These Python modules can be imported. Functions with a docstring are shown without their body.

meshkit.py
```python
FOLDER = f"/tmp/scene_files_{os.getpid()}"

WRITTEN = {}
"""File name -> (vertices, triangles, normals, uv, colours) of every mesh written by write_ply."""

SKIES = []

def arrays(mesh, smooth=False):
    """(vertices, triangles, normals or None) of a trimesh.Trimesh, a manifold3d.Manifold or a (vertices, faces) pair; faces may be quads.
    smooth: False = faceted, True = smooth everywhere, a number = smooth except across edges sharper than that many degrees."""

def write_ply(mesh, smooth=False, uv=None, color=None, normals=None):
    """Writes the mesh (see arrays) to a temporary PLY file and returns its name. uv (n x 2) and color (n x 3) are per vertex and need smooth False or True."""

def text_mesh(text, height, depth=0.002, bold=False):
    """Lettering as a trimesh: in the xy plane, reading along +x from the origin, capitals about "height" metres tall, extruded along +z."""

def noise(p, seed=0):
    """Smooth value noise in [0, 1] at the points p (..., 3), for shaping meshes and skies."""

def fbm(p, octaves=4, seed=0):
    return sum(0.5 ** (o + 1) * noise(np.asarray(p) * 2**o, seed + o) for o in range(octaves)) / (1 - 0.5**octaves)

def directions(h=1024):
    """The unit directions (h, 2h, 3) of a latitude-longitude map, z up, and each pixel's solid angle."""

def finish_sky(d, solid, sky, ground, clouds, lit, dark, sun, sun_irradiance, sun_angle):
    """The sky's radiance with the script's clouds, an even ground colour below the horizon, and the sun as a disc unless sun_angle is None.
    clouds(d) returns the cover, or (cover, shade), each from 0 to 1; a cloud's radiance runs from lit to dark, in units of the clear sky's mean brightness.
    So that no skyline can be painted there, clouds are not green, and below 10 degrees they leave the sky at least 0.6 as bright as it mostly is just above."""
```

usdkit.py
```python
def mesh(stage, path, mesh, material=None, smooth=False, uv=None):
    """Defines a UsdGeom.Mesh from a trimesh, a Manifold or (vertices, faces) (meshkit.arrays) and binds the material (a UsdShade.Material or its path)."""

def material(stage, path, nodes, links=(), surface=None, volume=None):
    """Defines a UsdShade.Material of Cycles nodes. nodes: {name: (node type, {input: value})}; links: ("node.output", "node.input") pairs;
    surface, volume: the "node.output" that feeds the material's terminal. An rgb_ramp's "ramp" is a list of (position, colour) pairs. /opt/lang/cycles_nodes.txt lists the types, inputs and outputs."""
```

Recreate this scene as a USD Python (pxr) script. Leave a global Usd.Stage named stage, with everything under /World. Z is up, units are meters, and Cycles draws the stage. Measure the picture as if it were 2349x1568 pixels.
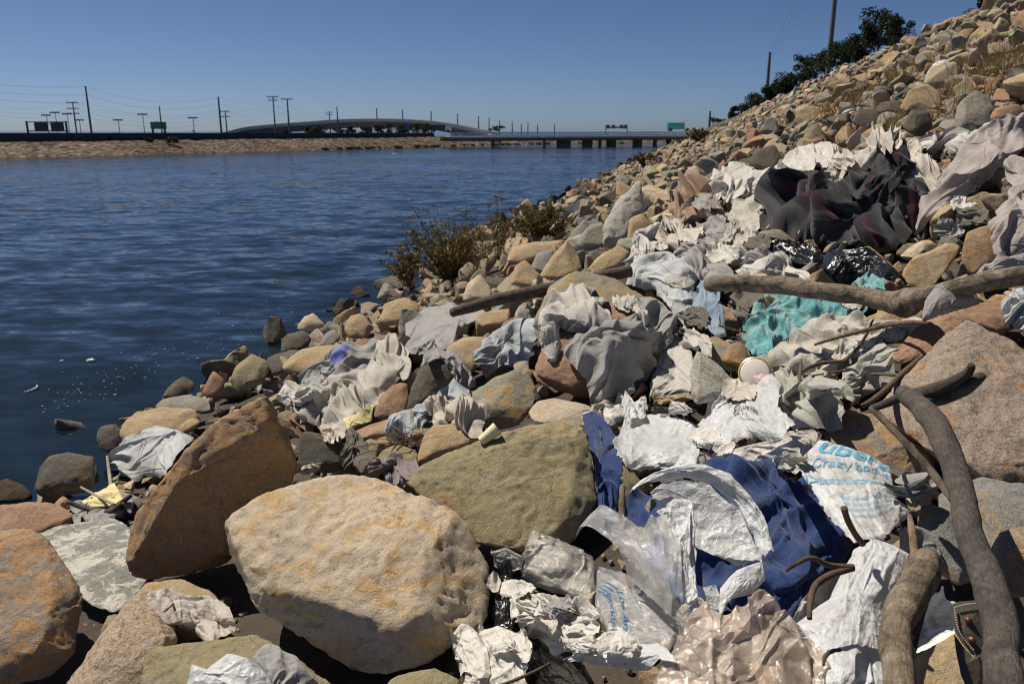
import math, random
import numpy as np, trimesh, scipy.ndimage as ndi
import usdkit, meshkit
from pxr import Usd, UsdGeom, UsdLux, UsdShade, Gf, Sdf, Vt

# ---------------------------------------------------------------- stage, camera, sky, sun
stage = Usd.Stage.CreateInMemory()
UsdGeom.SetStageUpAxis(stage, UsdGeom.Tokens.z)
UsdGeom.SetStageMetersPerUnit(stage, 1.0)
World = UsdGeom.Xform.Define(stage, '/World'); stage.SetDefaultPrim(World.GetPrim())
UsdGeom.Scope.Define(stage, '/World/Looks')
W, Hh, FPX = 2349.0, 1568.0, 1827.0            # the photograph's frame in working pixels and the focal length in them
CAMZ, HORIZON = 2.75, 298.0
PITCH = math.atan((Hh/2-HORIZON)/FPX); cp, sp = math.cos(PITCH), math.sin(PITCH)
C0 = np.array([0, 0, CAMZ])
cam = UsdGeom.Camera.Define(stage, '/World/camera')
cam.AddTranslateOp().Set(Gf.Vec3d(0, 0, CAMZ)); cam.AddRotateXOp().Set(90-math.degrees(PITCH))
cam.CreateHorizontalApertureAttr(36.0); cam.CreateVerticalApertureAttr(36.0*683/1024)
cam.CreateFocalLengthAttr(28.0); cam.CreateClippingRangeAttr(Gf.Vec2f(0.05, 8000))
cam.CreateFStopAttr(8.0); cam.CreateFocusDistanceAttr(2.5); cam.CreateExposureAttr(0.2)
sun_dir = np.array([-0.62, 0.42, 0]); sun_dir /= np.linalg.norm(sun_dir)
SUN_EL = math.radians(57)
sun_dir = np.array([sun_dir[0]*math.cos(SUN_EL), sun_dir[1]*math.cos(SUN_EL), math.sin(SUN_EL)])
SKY_STRENGTH, SUN_INT = 0.06, 1.25
sky = UsdLux.DomeLight.Define(stage, '/World/sky')
skym = usdkit.material(stage, '/World/Looks/sky_light', {
    's': ('sky_texture', {'sky_type': 'single_scattering', 'sun_disc': False, 'sun_elevation': SUN_EL, 'sun_rotation': math.atan2(sun_dir[0], sun_dir[1]),
                          'altitude': 50.0, 'air_density': 0.46, 'aerosol_density': 0.55, 'ozone_density': 7.0}),
    'b': ('background_shader', {'strength': SKY_STRENGTH})}, [('s.color', 'b.color')], surface='b.background')
UsdShade.MaterialBindingAPI.Apply(sky.GetPrim()).Bind(skym)
sun = UsdLux.DistantLight.Define(stage, '/World/sun')
sun.CreateIntensityAttr(SUN_INT); sun.CreateAngleAttr(0.5); sun.CreateNormalizeAttr(True); sun.CreateColorAttr(Gf.Vec3f(1.0, 0.915, 0.79))
_r = Gf.Rotation(Gf.Vec3d(0, 0, -1), Gf.Vec3d(*(-sun_dir).tolist()))
sun.AddOrientOp().Set(Gf.Quatf(_r.GetQuat()))

# ---------------------------------------------------------------- scene helpers
names = {}
def numbered(parent, name):
    k = (parent, name); n = names.get(k, 0); names[k] = n+1
    return f'{parent}/{name}' if n == 0 else f'{parent}/{name}_{n:03d}'
def tag(prim, label=None, cat=None, group=None, kind=None, category=None):
    cat = cat or category
    for k, v in (('label', label), ('category', cat), ('group', group), ('kind', kind)):
        if v: prim.SetCustomDataByKey(k, v)
    return prim
def thing(name, label, cat, group=None, loc=None):
    x = UsdGeom.Xform.Define(stage, numbered('/World', name)); p = x.GetPrim()
    x.AddTranslateOp().Set(Gf.Vec3d(*[float(q) for q in (loc if loc is not None else (0, 0, 0))]))
    return tag(p, label, cat, group)
def org(prim):
    v = prim.GetAttribute('xformOp:translate').Get() if prim.HasAttribute('xformOp:translate') else None
    if v is None: return np.zeros(3)
    par = prim.GetParent()
    return np.array(v)+(org(par) if par and par.GetPath() != Sdf.Path('/World') else 0)
def obj(name, mesh, m, parent=None, smooth=False, uv=None, **tags):
    """one Mesh prim; vertices are given in world metres; a top-level mesh is shifted to its own base"""
    base = str(parent.GetPath()) if parent is not None else '/World'
    if isinstance(mesh, trimesh.Trimesh): v, f = np.asarray(mesh.vertices, float), np.asarray(mesh.faces)
    else: v, f = np.asarray(mesh[0], float), np.asarray(mesh[1], int)
    if parent is not None: o = org(parent)
    else: o = np.array([v[:, 0].mean(), v[:, 1].mean(), v[:, 2].min()]) if 'kind' not in tags else np.zeros(3)
    p = usdkit.mesh(stage, numbered(base, name), (v-o, f), m, smooth=smooth, uv=uv)
    if parent is None and np.any(o): p.AddTranslateOp().Set(Gf.Vec3d(*o.tolist()))
    return tag(p.GetPrim(), **tags) if tags else p.GetPrim()
def cat_mesh(parts):
    vs, fs, n = [], [], 0
    for v, f in parts:
        f = np.asarray(f)
        if f.shape[1] == 4: f = np.vstack([f[:, [0, 1, 2]], f[:, [0, 2, 3]]])
        vs.append(np.asarray(v, float)); fs.append(f+n); n += len(v)
    return np.vstack(vs), np.vstack(fs)
def box(x0, x1, y0, y1, z0, z1):
    v = np.array([[x, y, z] for x in (x0, x1) for y in (y0, y1) for z in (z0, z1)], float)
    f = np.array([[0, 1, 3, 2], [4, 6, 7, 5], [0, 4, 5, 1], [2, 3, 7, 6], [0, 2, 6, 4], [1, 5, 7, 3]])
    return v, np.vstack([f[:, [0, 1, 2]], f[:, [0, 2, 3]]])
def tube(path, rad, n=10, flat=1.0, up=(0, 0, 1), cap=True, wob=0.0, seed=0, wf=14.0, jit=0.0):
    path = np.asarray(path, float); k = len(path); rad = np.broadcast_to(np.asarray(rad, float), (k,))
    T = np.gradient(path, axis=0); T /= np.linalg.norm(T, axis=1, keepdims=True)+1e-12
    up = np.asarray(up, float); S = np.cross(T, up); bad = np.linalg.norm(S, axis=1) < 1e-3
    S[bad] = np.cross(T[bad], [1, 0, 0.01]); S /= np.linalg.norm(S, axis=1, keepdims=True); N = np.cross(S, T)
    a = np.linspace(0, 2*np.pi, n, endpoint=False)-np.pi/2
    ring = (np.cos(a)[None, :, None]*S[:, None]+flat*np.sin(a)[None, :, None]*N[:, None])
    v = path[:, None]+ring*rad[:, None, None]
    if wob: 
        d = meshkit.fbm(v*wf+seed*7.3, 3, seed)-.5
        v = v+ring*(d*wob*2)[..., None]*rad[:, None, None]
    v = v.reshape(-1, 3); i, j = np.meshgrid(np.arange(k-1), np.arange(n), indexing='ij'); j2 = (j+1) % n
    f = np.stack([i*n+j, (i+1)*n+j, (i+1)*n+j2, i*n+j2], -1).reshape(-1, 4)
    f = np.vstack([f[:, [0, 1, 2]], f[:, [0, 2, 3]]])[:, ::-1]
    if cap:
        v = np.vstack([v, path[:1]-T[:1]*rad[0]*.12, path[-1:]+T[-1:]*rad[-1]*.12]); c0, c1 = k*n, k*n+1
        q = np.arange(n); q2 = (q+1) % n
        f = np.vstack([f, np.stack([np.full(n, c0), q, q2], 1)[:, ::-1], np.stack([np.full(n, c1), (k-1)*n+q2, (k-1)*n+q], 1)[:, ::-1]])
    return v, f
def smooth_path(P, n):
    P = np.asarray(P, float); s = np.r_[0, np.cumsum(np.linalg.norm(np.diff(P[:, :3], axis=0), axis=1))]
    from scipy.interpolate import PchipInterpolator
    return PchipInterpolator(s, P, axis=0)(np.linspace(0, s[-1], n))

# ---------------------------------------------------------------- where a pixel of the photograph lies in the place
def ray(px, py):
    u = (np.asarray(px, float)-W/2)/FPX; v = (Hh/2-np.asarray(py, float))/FPX
    return np.stack([u, cp+v*sp, -sp+v*cp], -1)
def at_depth(px, py, t): return C0+ray(px, py)*np.asarray(t, float)[..., None]
def at_z(px, py, z=0.0):
    d = ray(px, py); return C0+d*((z-CAMZ)/d[..., 2])[..., None]
SHORE = np.array([(20, 1128), (60, 1092), (230, 962), (400, 872), (560, 815), (660, 757), (770, 715), (880, 645), (960, 600), (1150, 505), (1290, 443), (1420, 386), (1500, 356)])
_s = at_z(SHORE[:, 0], SHORE[:, 1]); SHX, SHY = _s[:, 0], _s[:, 1]
DIRS = (1600-W/2)/FPX/(cp+((Hh/2-HORIZON)/FPX)*sp)                     # dx/dy of the shore
SHC = 1/math.hypot(1, DIRS)
def shore_x(y):
    y = np.asarray(y, float); x = np.interp(y, SHY, SHX)
    x = np.where(y < SHY[0], SHX[0]+(y-SHY[0])*0.12, x)
    return np.where(y > SHY[-1], SHX[-1]+(y-SHY[-1])*DIRS, x)
PT = [(-40, -6), (-6, -1.9), (-2, -.75), (0, -.06), (2, .5), (4, 1.08), (5.6, 1.6), (8, 2.75), (12, 4.85), (16.2, 7.05), (17.5, 7.25), (60, 7.25), (4000, 7.25)]
from scipy.interpolate import PchipInterpolator
_pf = PchipInterpolator([p for p, z in PT], [z for p, z in PT])
def perp(x, y): return (np.asarray(x, float)-shore_x(y))*SHC
def g(x, y): return _pf(np.clip(perp(x, y), -39, 3999))
def hit_g(px, py, off=0.0, tmax=60, h=g):
    """depth at which the ray through a pixel meets the ground"""
    d = ray(px, py); ts = np.geomspace(.35, tmax, 1500)
    P = C0+d*ts[:, None]; b = P[:, 2]-(h(P[:, 0], P[:, 1])+off) < 0
    return ts[np.argmax(b)] if b.any() else tmax

# ---------------------------------------------------------------- materials
L = '/World/Looks/'
def mat(name, nodes, links, surface='p.BSDF', volume=None): return usdkit.material(stage, L+name, nodes, links, surface=surface, volume=volume)
def rock_mat(name, c1, c2, stain=(.4, .2, .06), amt=.45, speck=.35, scale=1.0, grey=(.25, .25, .23), fine=1.0):
    """stone: two tones in broad clouds, streaks of another, rusty stains, grain"""
    e = .62-amt*.32
    return mat(name, {
        'g': ('geometry', {}), 'm': ('mapping', {'scale': (scale, scale, scale*2.2), 'rotation': (len(name)*.7, len(name)*1.3, .2)}),
        'n1': ('noise_texture', {'scale': 5.0, 'detail': 8.0, 'roughness': .6, 'distortion': .6}), 'r1': ('rgb_ramp', {'ramp': [(.3, c1), (.52, tuple(.5*(a+b) for a, b in zip(c1, c2))), (.72, c2)]}),
        'n2': ('noise_texture', {'scale': 8.5, 'detail': 13.0, 'roughness': .74, 'distortion': .7}), 'r2': ('rgb_ramp', {'ramp': [(e-.02, (0, 0, 0)), (e+.035, (.8, .8, .8)), (1, (1, 1, 1))]}),
        'x1': ('mix_color', {'b': stain}),
        'n4': ('noise_texture', {'scale': 5.0, 'detail': 12.0, 'roughness': .72, 'distortion': .4}), 'r4': ('rgb_ramp', {'ramp': [(.55, (0, 0, 0)), (.68, (.7, .7, .7))]}), 'x4': ('mix_color', {'b': grey}),
        'n3': ('noise_texture', {'scale': 110.0/scale, 'detail': 5.0, 'roughness': .75}), 'r3': ('rgb_ramp', {'ramp': [(.3, (1-speck,)*3), (.5, (1, 1, 1)), (.72, (1+speck*.5,)*3)]}),
        'x3': ('mix_color', {'blend_type': 'multiply', 'fac': 1.0, 'use_clamp': False}),
        'nc': ('noise_texture', {'scale': 3.2, 'detail': 5.0, 'roughness': .55, 'distortion': 1.0}), 'rc': ('rgb_ramp', {'ramp': [(.488, (1, 1, 1)), (.497, (.66, .64, .62)), (.501, (.66, .64, .62)), (.508, (1, 1, 1))]}), 'nk': ('noise_texture', {'scale': 2.0, 'detail': 2.0}), 'rk': ('rgb_ramp', {'ramp': [(.46, (0, 0, 0)), (.56, (1, 1, 1))]}), 'xc': ('mix_color', {'blend_type': 'multiply', 'use_clamp': False}),
        'n5': ('noise_texture', {'scale': 38.0, 'detail': 8.0, 'roughness': .75}), 'r5': ('rgb_ramp', {'ramp': [(.33, (.80, .79, .78)), (.52, (1, 1, 1)), (.7, (1.12, 1.12, 1.1))]}), 'x5': ('mix_color', {'blend_type': 'multiply', 'fac': 1.0, 'use_clamp': False}),
        'b1': ('noise_texture', {'scale': 22.0, 'detail': 10.0, 'roughness': .68, 'distortion': .3}), 'bu1': ('bump', {'strength': .8*fine, 'distance': .018}),
        'b2': ('noise_texture', {'scale': 130.0, 'detail': 5.0, 'roughness': .7}), 'bu2': ('bump', {'strength': .7*fine, 'distance': .008}),
        'p': ('principled_bsdf', {'roughness': .88, 'specular_ior_level': .25})},
        [('g.position', 'm.vector')]+[('m.vector', k+'.vector') for k in ('n1', 'n2', 'n4')]+[('g.position', k+'.vector') for k in ('n3', 'b1', 'b2', 'nc', 'nk', 'n5')] +
        [('n1.fac', 'r1.fac'), ('n2.fac', 'r2.fac'), ('r1.color', 'x4.a'), ('n4.fac', 'r4.fac'), ('r4.color', 'x4.fac'), ('x4.result', 'x1.a'), ('r2.color', 'x1.fac'), ('n3.fac', 'r3.fac'),
         ('x1.result', 'x3.a'), ('r3.color', 'x3.b'), ('n5.fac', 'r5.fac'), ('x3.result', 'x5.a'), ('r5.color', 'x5.b'), ('nc.fac', 'rc.fac'), ('nk.fac', 'rk.fac'), ('rk.color', 'xc.fac'), ('x5.result', 'xc.a'), ('rc.color', 'xc.b'), ('xc.result', 'p.base_color'), ('b1.fac', 'bu1.height'), ('bu1.normal', 'bu2.normal'), ('b2.fac', 'bu2.height'), ('bu2.normal', 'p.normal')])
RM = {
    'cream': rock_mat('cream_stone', (.54, .45, .335), (.45, .37, .275), (.52, .34, .15), .24, .3, .8, (.40, .36, .30)),
    'brown': rock_mat('brown_stone', (.36, .25, .16), (.26, .175, .11), (.38, .22, .08), .3, .4, 1.2, (.36, .26, .17)),
    'olive': rock_mat('olive_stone', (.31, .265, .155), (.235, .205, .125), (.36, .25, .12), .12, .3, .9, (.36, .33, .26)),
    'orange': rock_mat('orange_stone', (.36, .205, .10), (.42, .28, .15), (.26, .235, .20), .42, .4, 1.0, (.50, .38, .23)),
    'lichen': rock_mat('lichen_stone', (.21, .22, .20), (.25, .25, .22), (.58, .56, .49), .36, .3, 1.0, (.33, .32, .28)),
    'speck': rock_mat('speckled_tan_stone', (.44, .32, .22), (.50, .41, .31), (.26, .17, .11), .15, .75, 1.2, (.52, .44, .34), 1.3),
    'tan': rock_mat('tan_stone', (.44, .345, .215), (.34, .26, .16), (.42, .25, .10), .25, .35, 1.1, (.38, .32, .24)),
    'pink': rock_mat('pink_grey_stone', (.40, .32, .255), (.345, .275, .22), (.44, .23, .09), .18, .7, .8, (.40, .33, .285), 1.2),
    'redbrown': rock_mat('red_brown_stone', (.33, .20, .13), (.28, .165, .11), (.36, .25, .16), .3, .3, 1.0, (.35, .26, .18)),
    'grey': rock_mat('grey_stone', (.27, .265, .235), (.21, .21, .195), (.36, .26, .15), .25, .35, 1.0, (.34, .33, .30)),
    'green': rock_mat('grey_green_stone', (.29, .275, .205), (.23, .225, .175), (.42, .26, .10), .3, .3, .8, (.33, .32, .27)),
    'dark': rock_mat('dark_stone', (.085, .083, .075), (.13, .12, .10), (.17, .12, .07), .3, .4, 1.0, (.10, .10, .09)),
    'white': rock_mat('pale_granite', (.46, .44, .39), (.36, .35, .31), (.30, .26, .18), .2, .8, 1.0, (.50, .49, .45)),
    'painted': rock_mat('white_marked_stone', (.66, .64, .60), (.50, .47, .42), (.34, .28, .2), .35, .3, 1.0, (.6, .58, .55)),
    'wet': rock_mat('wet_dark_stone', (.040, .034, .026), (.06, .05, .036), (.08, .05, .025), .3, .4, 1.0, (.03, .03, .025)),
}
def plain(name, col, rough=.8, var=.15, scale=6.0, bump=0.0, bs=30.0, **kw):
    c2 = tuple(c*(1-var) for c in col); c3 = tuple(min(1, c*(1+var)) for c in col)
    n = {'g': ('geometry', {}), 'n': ('noise_texture', {'scale': scale, 'detail': 6.0, 'roughness': .6}), 'r': ('rgb_ramp', {'ramp': [(.3, c2), (.7, c3)]}), 'p': ('principled_bsdf', {'roughness': rough, **kw})}
    l = [('g.position', 'n.vector'), ('n.fac', 'r.fac'), ('r.color', 'p.base_color')]
    if bump:
        n['b'] = ('noise_texture', {'scale': bs, 'detail': 6.0, 'roughness': .65}); n['bu'] = ('bump', {'strength': .8, 'distance': bump}); l += [('g.position', 'b.vector'), ('b.fac', 'bu.height'), ('bu.normal', 'p.normal')]
    return mat(name, n, l)
M_soil = plain('dark_soil', (.055, .042, .03), .95, .35, 5.0, .03, 25.0)
M_wood = {}
def leaf_mat(name, c1, c2):
    return mat(name, {'g': ('geometry', {}), 'r': ('rgb_ramp', {'ramp': [(0, c1), (1, c2)]}), 'd': ('principled_bsdf', {'roughness': .7, 'specular_ior_level': .2}), 't': ('translucent_bsdf', {}), 'x': ('mix_closure', {'fac': .3})},
               [('g.random_per_island', 'r.fac'), ('r.color', 'd.base_color'), ('r.color', 't.color'), ('d.BSDF', 'x.closure1'), ('t.BSDF', 'x.closure2')], surface='x.closure')

# ---------------------------------------------------------------- water
wm = mat('river_water', {
    'g': ('geometry', {}), 'm1': ('mapping', {'scale': (.55, 1.0, 1), 'rotation': (0, 0, .12)}), 'm2': ('mapping', {'scale': (1.5, 3.2, 1), 'rotation': (0, 0, -.3)}), 'm3': ('mapping', {'scale': (.05, .09, 1)}),
    'n1': ('noise_texture', {'scale': 1.5, 'detail': 2.0, 'roughness': .5, 'distortion': .3}), 'n2': ('noise_texture', {'scale': 1.6, 'detail': 3.0, 'roughness': .55, 'distortion': .4}), 'n3': ('noise_texture', {'scale': 1.0, 'detail': 3.0}),
    'k': ('map_range', {'from_min': .35, 'from_max': .65, 'to_min': .55, 'to_max': 1.2, 'clamp': True}),
    'a1': ('vector_math', {'math_type': 'multiply_add', 'vector2': (.26, .44, 0), 'vector3': (-.13, -.22, 0)}), 'a2': ('vector_math', {'math_type': 'multiply_add', 'vector2': (.30, .42, 0), 'vector3': (-.15, -.21, 0)}),
    's': ('vector_math', {'math_type': 'add'}), 'sk': ('vector_math', {'math_type': 'scale'}), 'z': ('vector_math', {'math_type': 'add', 'vector2': (0, -.035, 1)}), 'nn': ('vector_math', {'math_type': 'normalize'}),
    'p': ('principled_bsdf', {'base_color': (.006, .012, .017), 'roughness': .05, 'ior': 1.33, 'specular_ior_level': .5})},
    [('g.position', 'm1.vector'), ('g.position', 'm2.vector'), ('g.position', 'm3.vector'), ('m1.vector', 'n1.vector'), ('m2.vector', 'n2.vector'), ('m3.vector', 'n3.vector'), ('n3.fac', 'k.value'), ('n1.color', 'a1.vector1'), ('n2.color', 'a2.vector1'),
     ('a1.vector', 's.vector1'), ('a2.vector', 's.vector2'), ('s.vector', 'sk.vector1'), ('k.result', 'sk.scale'), ('sk.vector', 'z.vector1'), ('z.vector', 'nn.vector1'), ('nn.vector', 'p.normal')])
obj('river_water', (np.array([[-900, -60, 0], [700, -60, 0], [700, 1500, 0], [-900, 1500, 0]]), np.array([[0, 1, 2], [0, 2, 3]])), wm, kind='structure')

# ---------------------------------------------------------------- the near bank's soil under the stones
ys = np.r_[np.linspace(-6, 14, 90), np.geomspace(14.5, 520, 90)]
ps = np.r_[-39, -10, -4, np.linspace(-2, 12, 70), np.linspace(12.4, 18, 16), 30, 80, 400]
Yg, Pg = np.meshgrid(ys, ps, indexing='ij'); Xg = shore_x(Yg)+Pg/SHC
Zg = g(Xg, Yg)-.17-.05*(meshkit.fbm(np.stack([Xg*2, Yg*2, Xg*0], -1), 3)-.5)
def grid_faces(n, m):
    i, j = np.meshgrid(np.arange(n-1), np.arange(m-1), indexing='ij')
    q = np.stack([i*m+j, (i+1)*m+j, (i+1)*m+j+1, i*m+j+1], -1).reshape(-1, 4)
    return np.vstack([q[:, [0, 1, 2]], q[:, [0, 2, 3]]])
obj('river_bank_ground', (np.stack([Xg, Yg, Zg], -1).reshape(-1, 3), grid_faces(*Xg.shape)[:, ::-1]), M_soil, smooth=True, kind='structure')

# ---------------------------------------------------------------- the far bank, the land behind it, bridges, poles, trees
rng = np.random.default_rng(11)
FB = [(-700, 404), (-250, 377), (0, 362), (250, 356), (500, 350), (750, 344), (1000, 337.4), (1130, 333.5), (1250, 331.2), (1420, 329.6), (1600, 328.5), (1760, 327.5), (1900, 327)]
fb = at_z(*np.array(FB, float).T); fb = smooth_path(fb, 160); fb[:, 2] = 0
td = np.gradient(fb[:, :2], axis=0); td /= np.linalg.norm(td, axis=1, keepdims=True); nrm = np.stack([-td[:, 1], td[:, 0]], 1)
BT = 1.75
offs = np.r_[-2, np.linspace(0, 5.2, 22), 6, 9, 20, 60, 200, 900]
zz = np.interp(offs, [-2, 0, 5.2, 9, 60, 200, 900], [-.9, -.05, BT, BT, .2, -2.5, -9])
Pb = np.zeros((len(fb), len(offs), 3)); Pb[..., :2] = fb[:, None, :2]+nrm[:, None]*offs[None, :, None]; Pb[..., 2] = zz
nz = meshkit.fbm(Pb*np.array([1.1, 1.1, 1.1]), 4, 5)-.5
Pb[:, 1:22, 2] += nz[:, 1:22]*.3
M_fbank = mat('far_riprap', {'g': ('geometry', {}), 'v': ('voronoi_texture', {'scale': 1.9}), 's': ('separate_color', {}), 'r': ('rgb_ramp', {'ramp': [(0, (.06, .048, .036)), (.35, (.12, .092, .07)), (.7, (.16, .125, .095)), (1, (.22, .18, .145))]}),
    'n': ('noise_texture', {'scale': .11, 'detail': 3.0}), 'rn': ('rgb_ramp', {'ramp': [(.42, (.72, .7, .68)), (.6, (1.0, 1.0, 1.0))]}), 'x': ('mix_color', {'blend_type': 'multiply', 'fac': 1.0}),
    'bu': ('bump', {'strength': 1.0, 'distance': .25}), 'p': ('principled_bsdf', {'roughness': .95, 'specular_ior_level': .1})},
    [('g.position', 'v.vector'), ('v.color', 's.color'), ('s.r', 'r.fac'), ('g.position', 'n.vector'), ('n.fac', 'rn.fac'), ('r.color', 'x.a'), ('rn.color', 'x.b'), ('x.result', 'p.base_color'), ('v.distance', 'bu.height'), ('bu.normal', 'p.normal')])
obj('far_bank', (Pb.reshape(-1, 3), grid_faces(len(fb), len(offs))), M_fbank, smooth=True, kind='structure')
M_darkwall = plain('dark_asphalt_wall', (.030, .033, .038), .8, .2, 1.0)
wl = np.zeros((len(fb), 4, 3)); 
keep = slice(0, int(np.argmin(abs(fb[:, 0]-at_z(1060, 337)[0]))))
k = fb[keep]; kn = nrm[keep]
hh = np.interp(np.arange(len(k)), [0, len(k)-1], [2.52, 2.25])
wl = np.stack([np.c_[k[:, :2]+kn*5.0, np.full(len(k), BT-.25)], np.c_[k[:, :2]+kn*5.05, hh], np.c_[k[:, :2]+kn*5.4, hh], np.c_[k[:, :2]+kn*5.45, np.full(len(k), BT-.3)]], 1)
obj('low_wall', (wl.reshape(-1, 3), grid_faces(len(k), 4)[:, ::-1]), M_darkwall, label='dark low wall running along the top of the far bank', category='wall')

def leaves(centers, radii, n, size, rg, squash=(1, 1, 1), drop=0.0):
    """leaf-sized faces spread through blobs"""
    centers = np.asarray(centers, float); k = rg.integers(0, len(centers), n)
    d = rg.normal(size=(n, 3)); d /= np.linalg.norm(d, axis=1, keepdims=True)
    r = np.asarray(radii)[k]*(rg.random(n)**.38)
    c = centers[k]+d*r[:, None]*np.asarray(squash)
    a = rg.normal(size=(n, 3)); a /= np.linalg.norm(a, axis=1, keepdims=True); b = np.cross(a, rg.normal(size=(n, 3))); b /= np.linalg.norm(b, axis=1, keepdims=True)
    s = size*rg.uniform(.6, 1.4, n)[:, None]
    v = np.stack([c-a*s, c+b*s*.45, c+a*s, c-b*s*.45], 1).reshape(-1, 3); i = np.arange(n)[:, None]*4
    return v, np.vstack([i+[0, 1, 2], i+[0, 2, 3]])
LEAF = {'dk': leaf_mat('dark_leaves', (.024, .034, .013), (.075, .085, .036)), 'md': leaf_mat('mid_green_leaves', (.022, .040, .014), (.07, .085, .03)),
        'dry': leaf_mat('dry_brown_leaves', (.055, .038, .018), (.16, .12, .05)), 'straw': leaf_mat('straw_grass', (.22, .15, .06), (.36, .26, .12)), 'weed': leaf_mat('weed_leaves', (.16, .125, .04), (.40, .31, .12)), 'bud': leaf_mat('brown_seed_heads', (.07, .045, .03), (.15, .10, .07))}
M_bark = plain('grey_bark', (.12, .095, .07), .9, .3, 8.0)
M_pole = plain('weathered_pole_wood', (.11, .098, .09), .9, .25, 2.0)
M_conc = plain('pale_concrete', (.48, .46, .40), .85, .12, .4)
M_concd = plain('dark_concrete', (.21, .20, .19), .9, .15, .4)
M_white = plain('white_rail_paint', (.80, .80, .78), .6, .06, 2.0)
M_steel = plain('grey_steel', (.18, .18, .18), .5, .1, 2.0)
M_dpan = plain('sign_back_brown', (.085, .072, .06), .8, .25, 1.5)
M_green = plain('sign_green', (.02, .17, .085), .5, .05, 2.0)
M_signw = plain('sign_white', (.6, .62, .6), .5, .03, 2.0)
M_wire = plain('wire_black', (.03, .03, .033), .6, .05, 2.0)

def upole(xb, ytop, t, label, yb=305, rad=.15, arms=(), group=None, ground=None, cat='utility pole', name='utility_pole'):
    b = at_depth(xb, yb, t); top = at_depth(xb, ytop, t)[2]; z0 = b[2] if ground is None else ground
    if ground is None: z0 = min(z0, BT)
    o = thing(name, label, cat, group, (b[0], b[1], z0))
    hgt = top-z0
    obj('pole', tube([(b[0], b[1], z0-(3.5 if ground is None else .3)), (b[0], b[1], z0+hgt*.5), (b[0], b[1], top)], [rad, rad*.85, rad*.62], 8), M_pole, o, smooth=40)
    for a, w in arms:
        z = z0+hgt*a
        c = obj('crossarm', box(b[0]-w, b[0]+w, b[1]-rad-.12, b[1]-rad, z-.06, z+.06), M_pole, o)
        for q in (-.9, -.45, .45, .9): obj('insulator', tube([(b[0]+q*w, b[1]-rad-.06, z+.061), (b[0]+q*w, b[1]-rad-.06, z+.26)], .05, 5), M_steel, o)
    return b[0], b[1], z0, top
P = {}
def pl(key, *a, **k): P[key] = upole(*a, **k)
pl('A', 210, 199, 118, 'tallest bare wooden pole, right of the twin sign backs', rad=.18)
pl('B', 176, 234, 150, 'pole with three crossarms just left of the tallest bare pole', rad=.16, arms=((.97, 1.1), (.8, 1.1), (.65, 1.1)))
pl('C', 372, 244, 150, 'bare wooden pole rising behind the green sign', rad=.16)
pl('D', 508, 223, 130, 'tall bare pole at the left foot of the flyover ramp', rad=.19)
pl('E', 521, 254, 160, 'shorter pole with crossarms beside the left foot of the flyover ramp', rad=.16, arms=((.96, 1.0), (.75, 1.0)))
pl('F', 632, 222, 140, 'pole with crossarm at its tip, left of the pair before the flyover', rad=.15, arms=((.985, 1.0), (.9, .8)))
pl('G', 664, 227, 128, 'dark thick pole right of the pair before the flyover', rad=.16, arms=((.98, .9),))
pl('H', 776, 245, 150, 'slim pole in front of the flyover, right of the dark thick pole', rad=.15)
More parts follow.
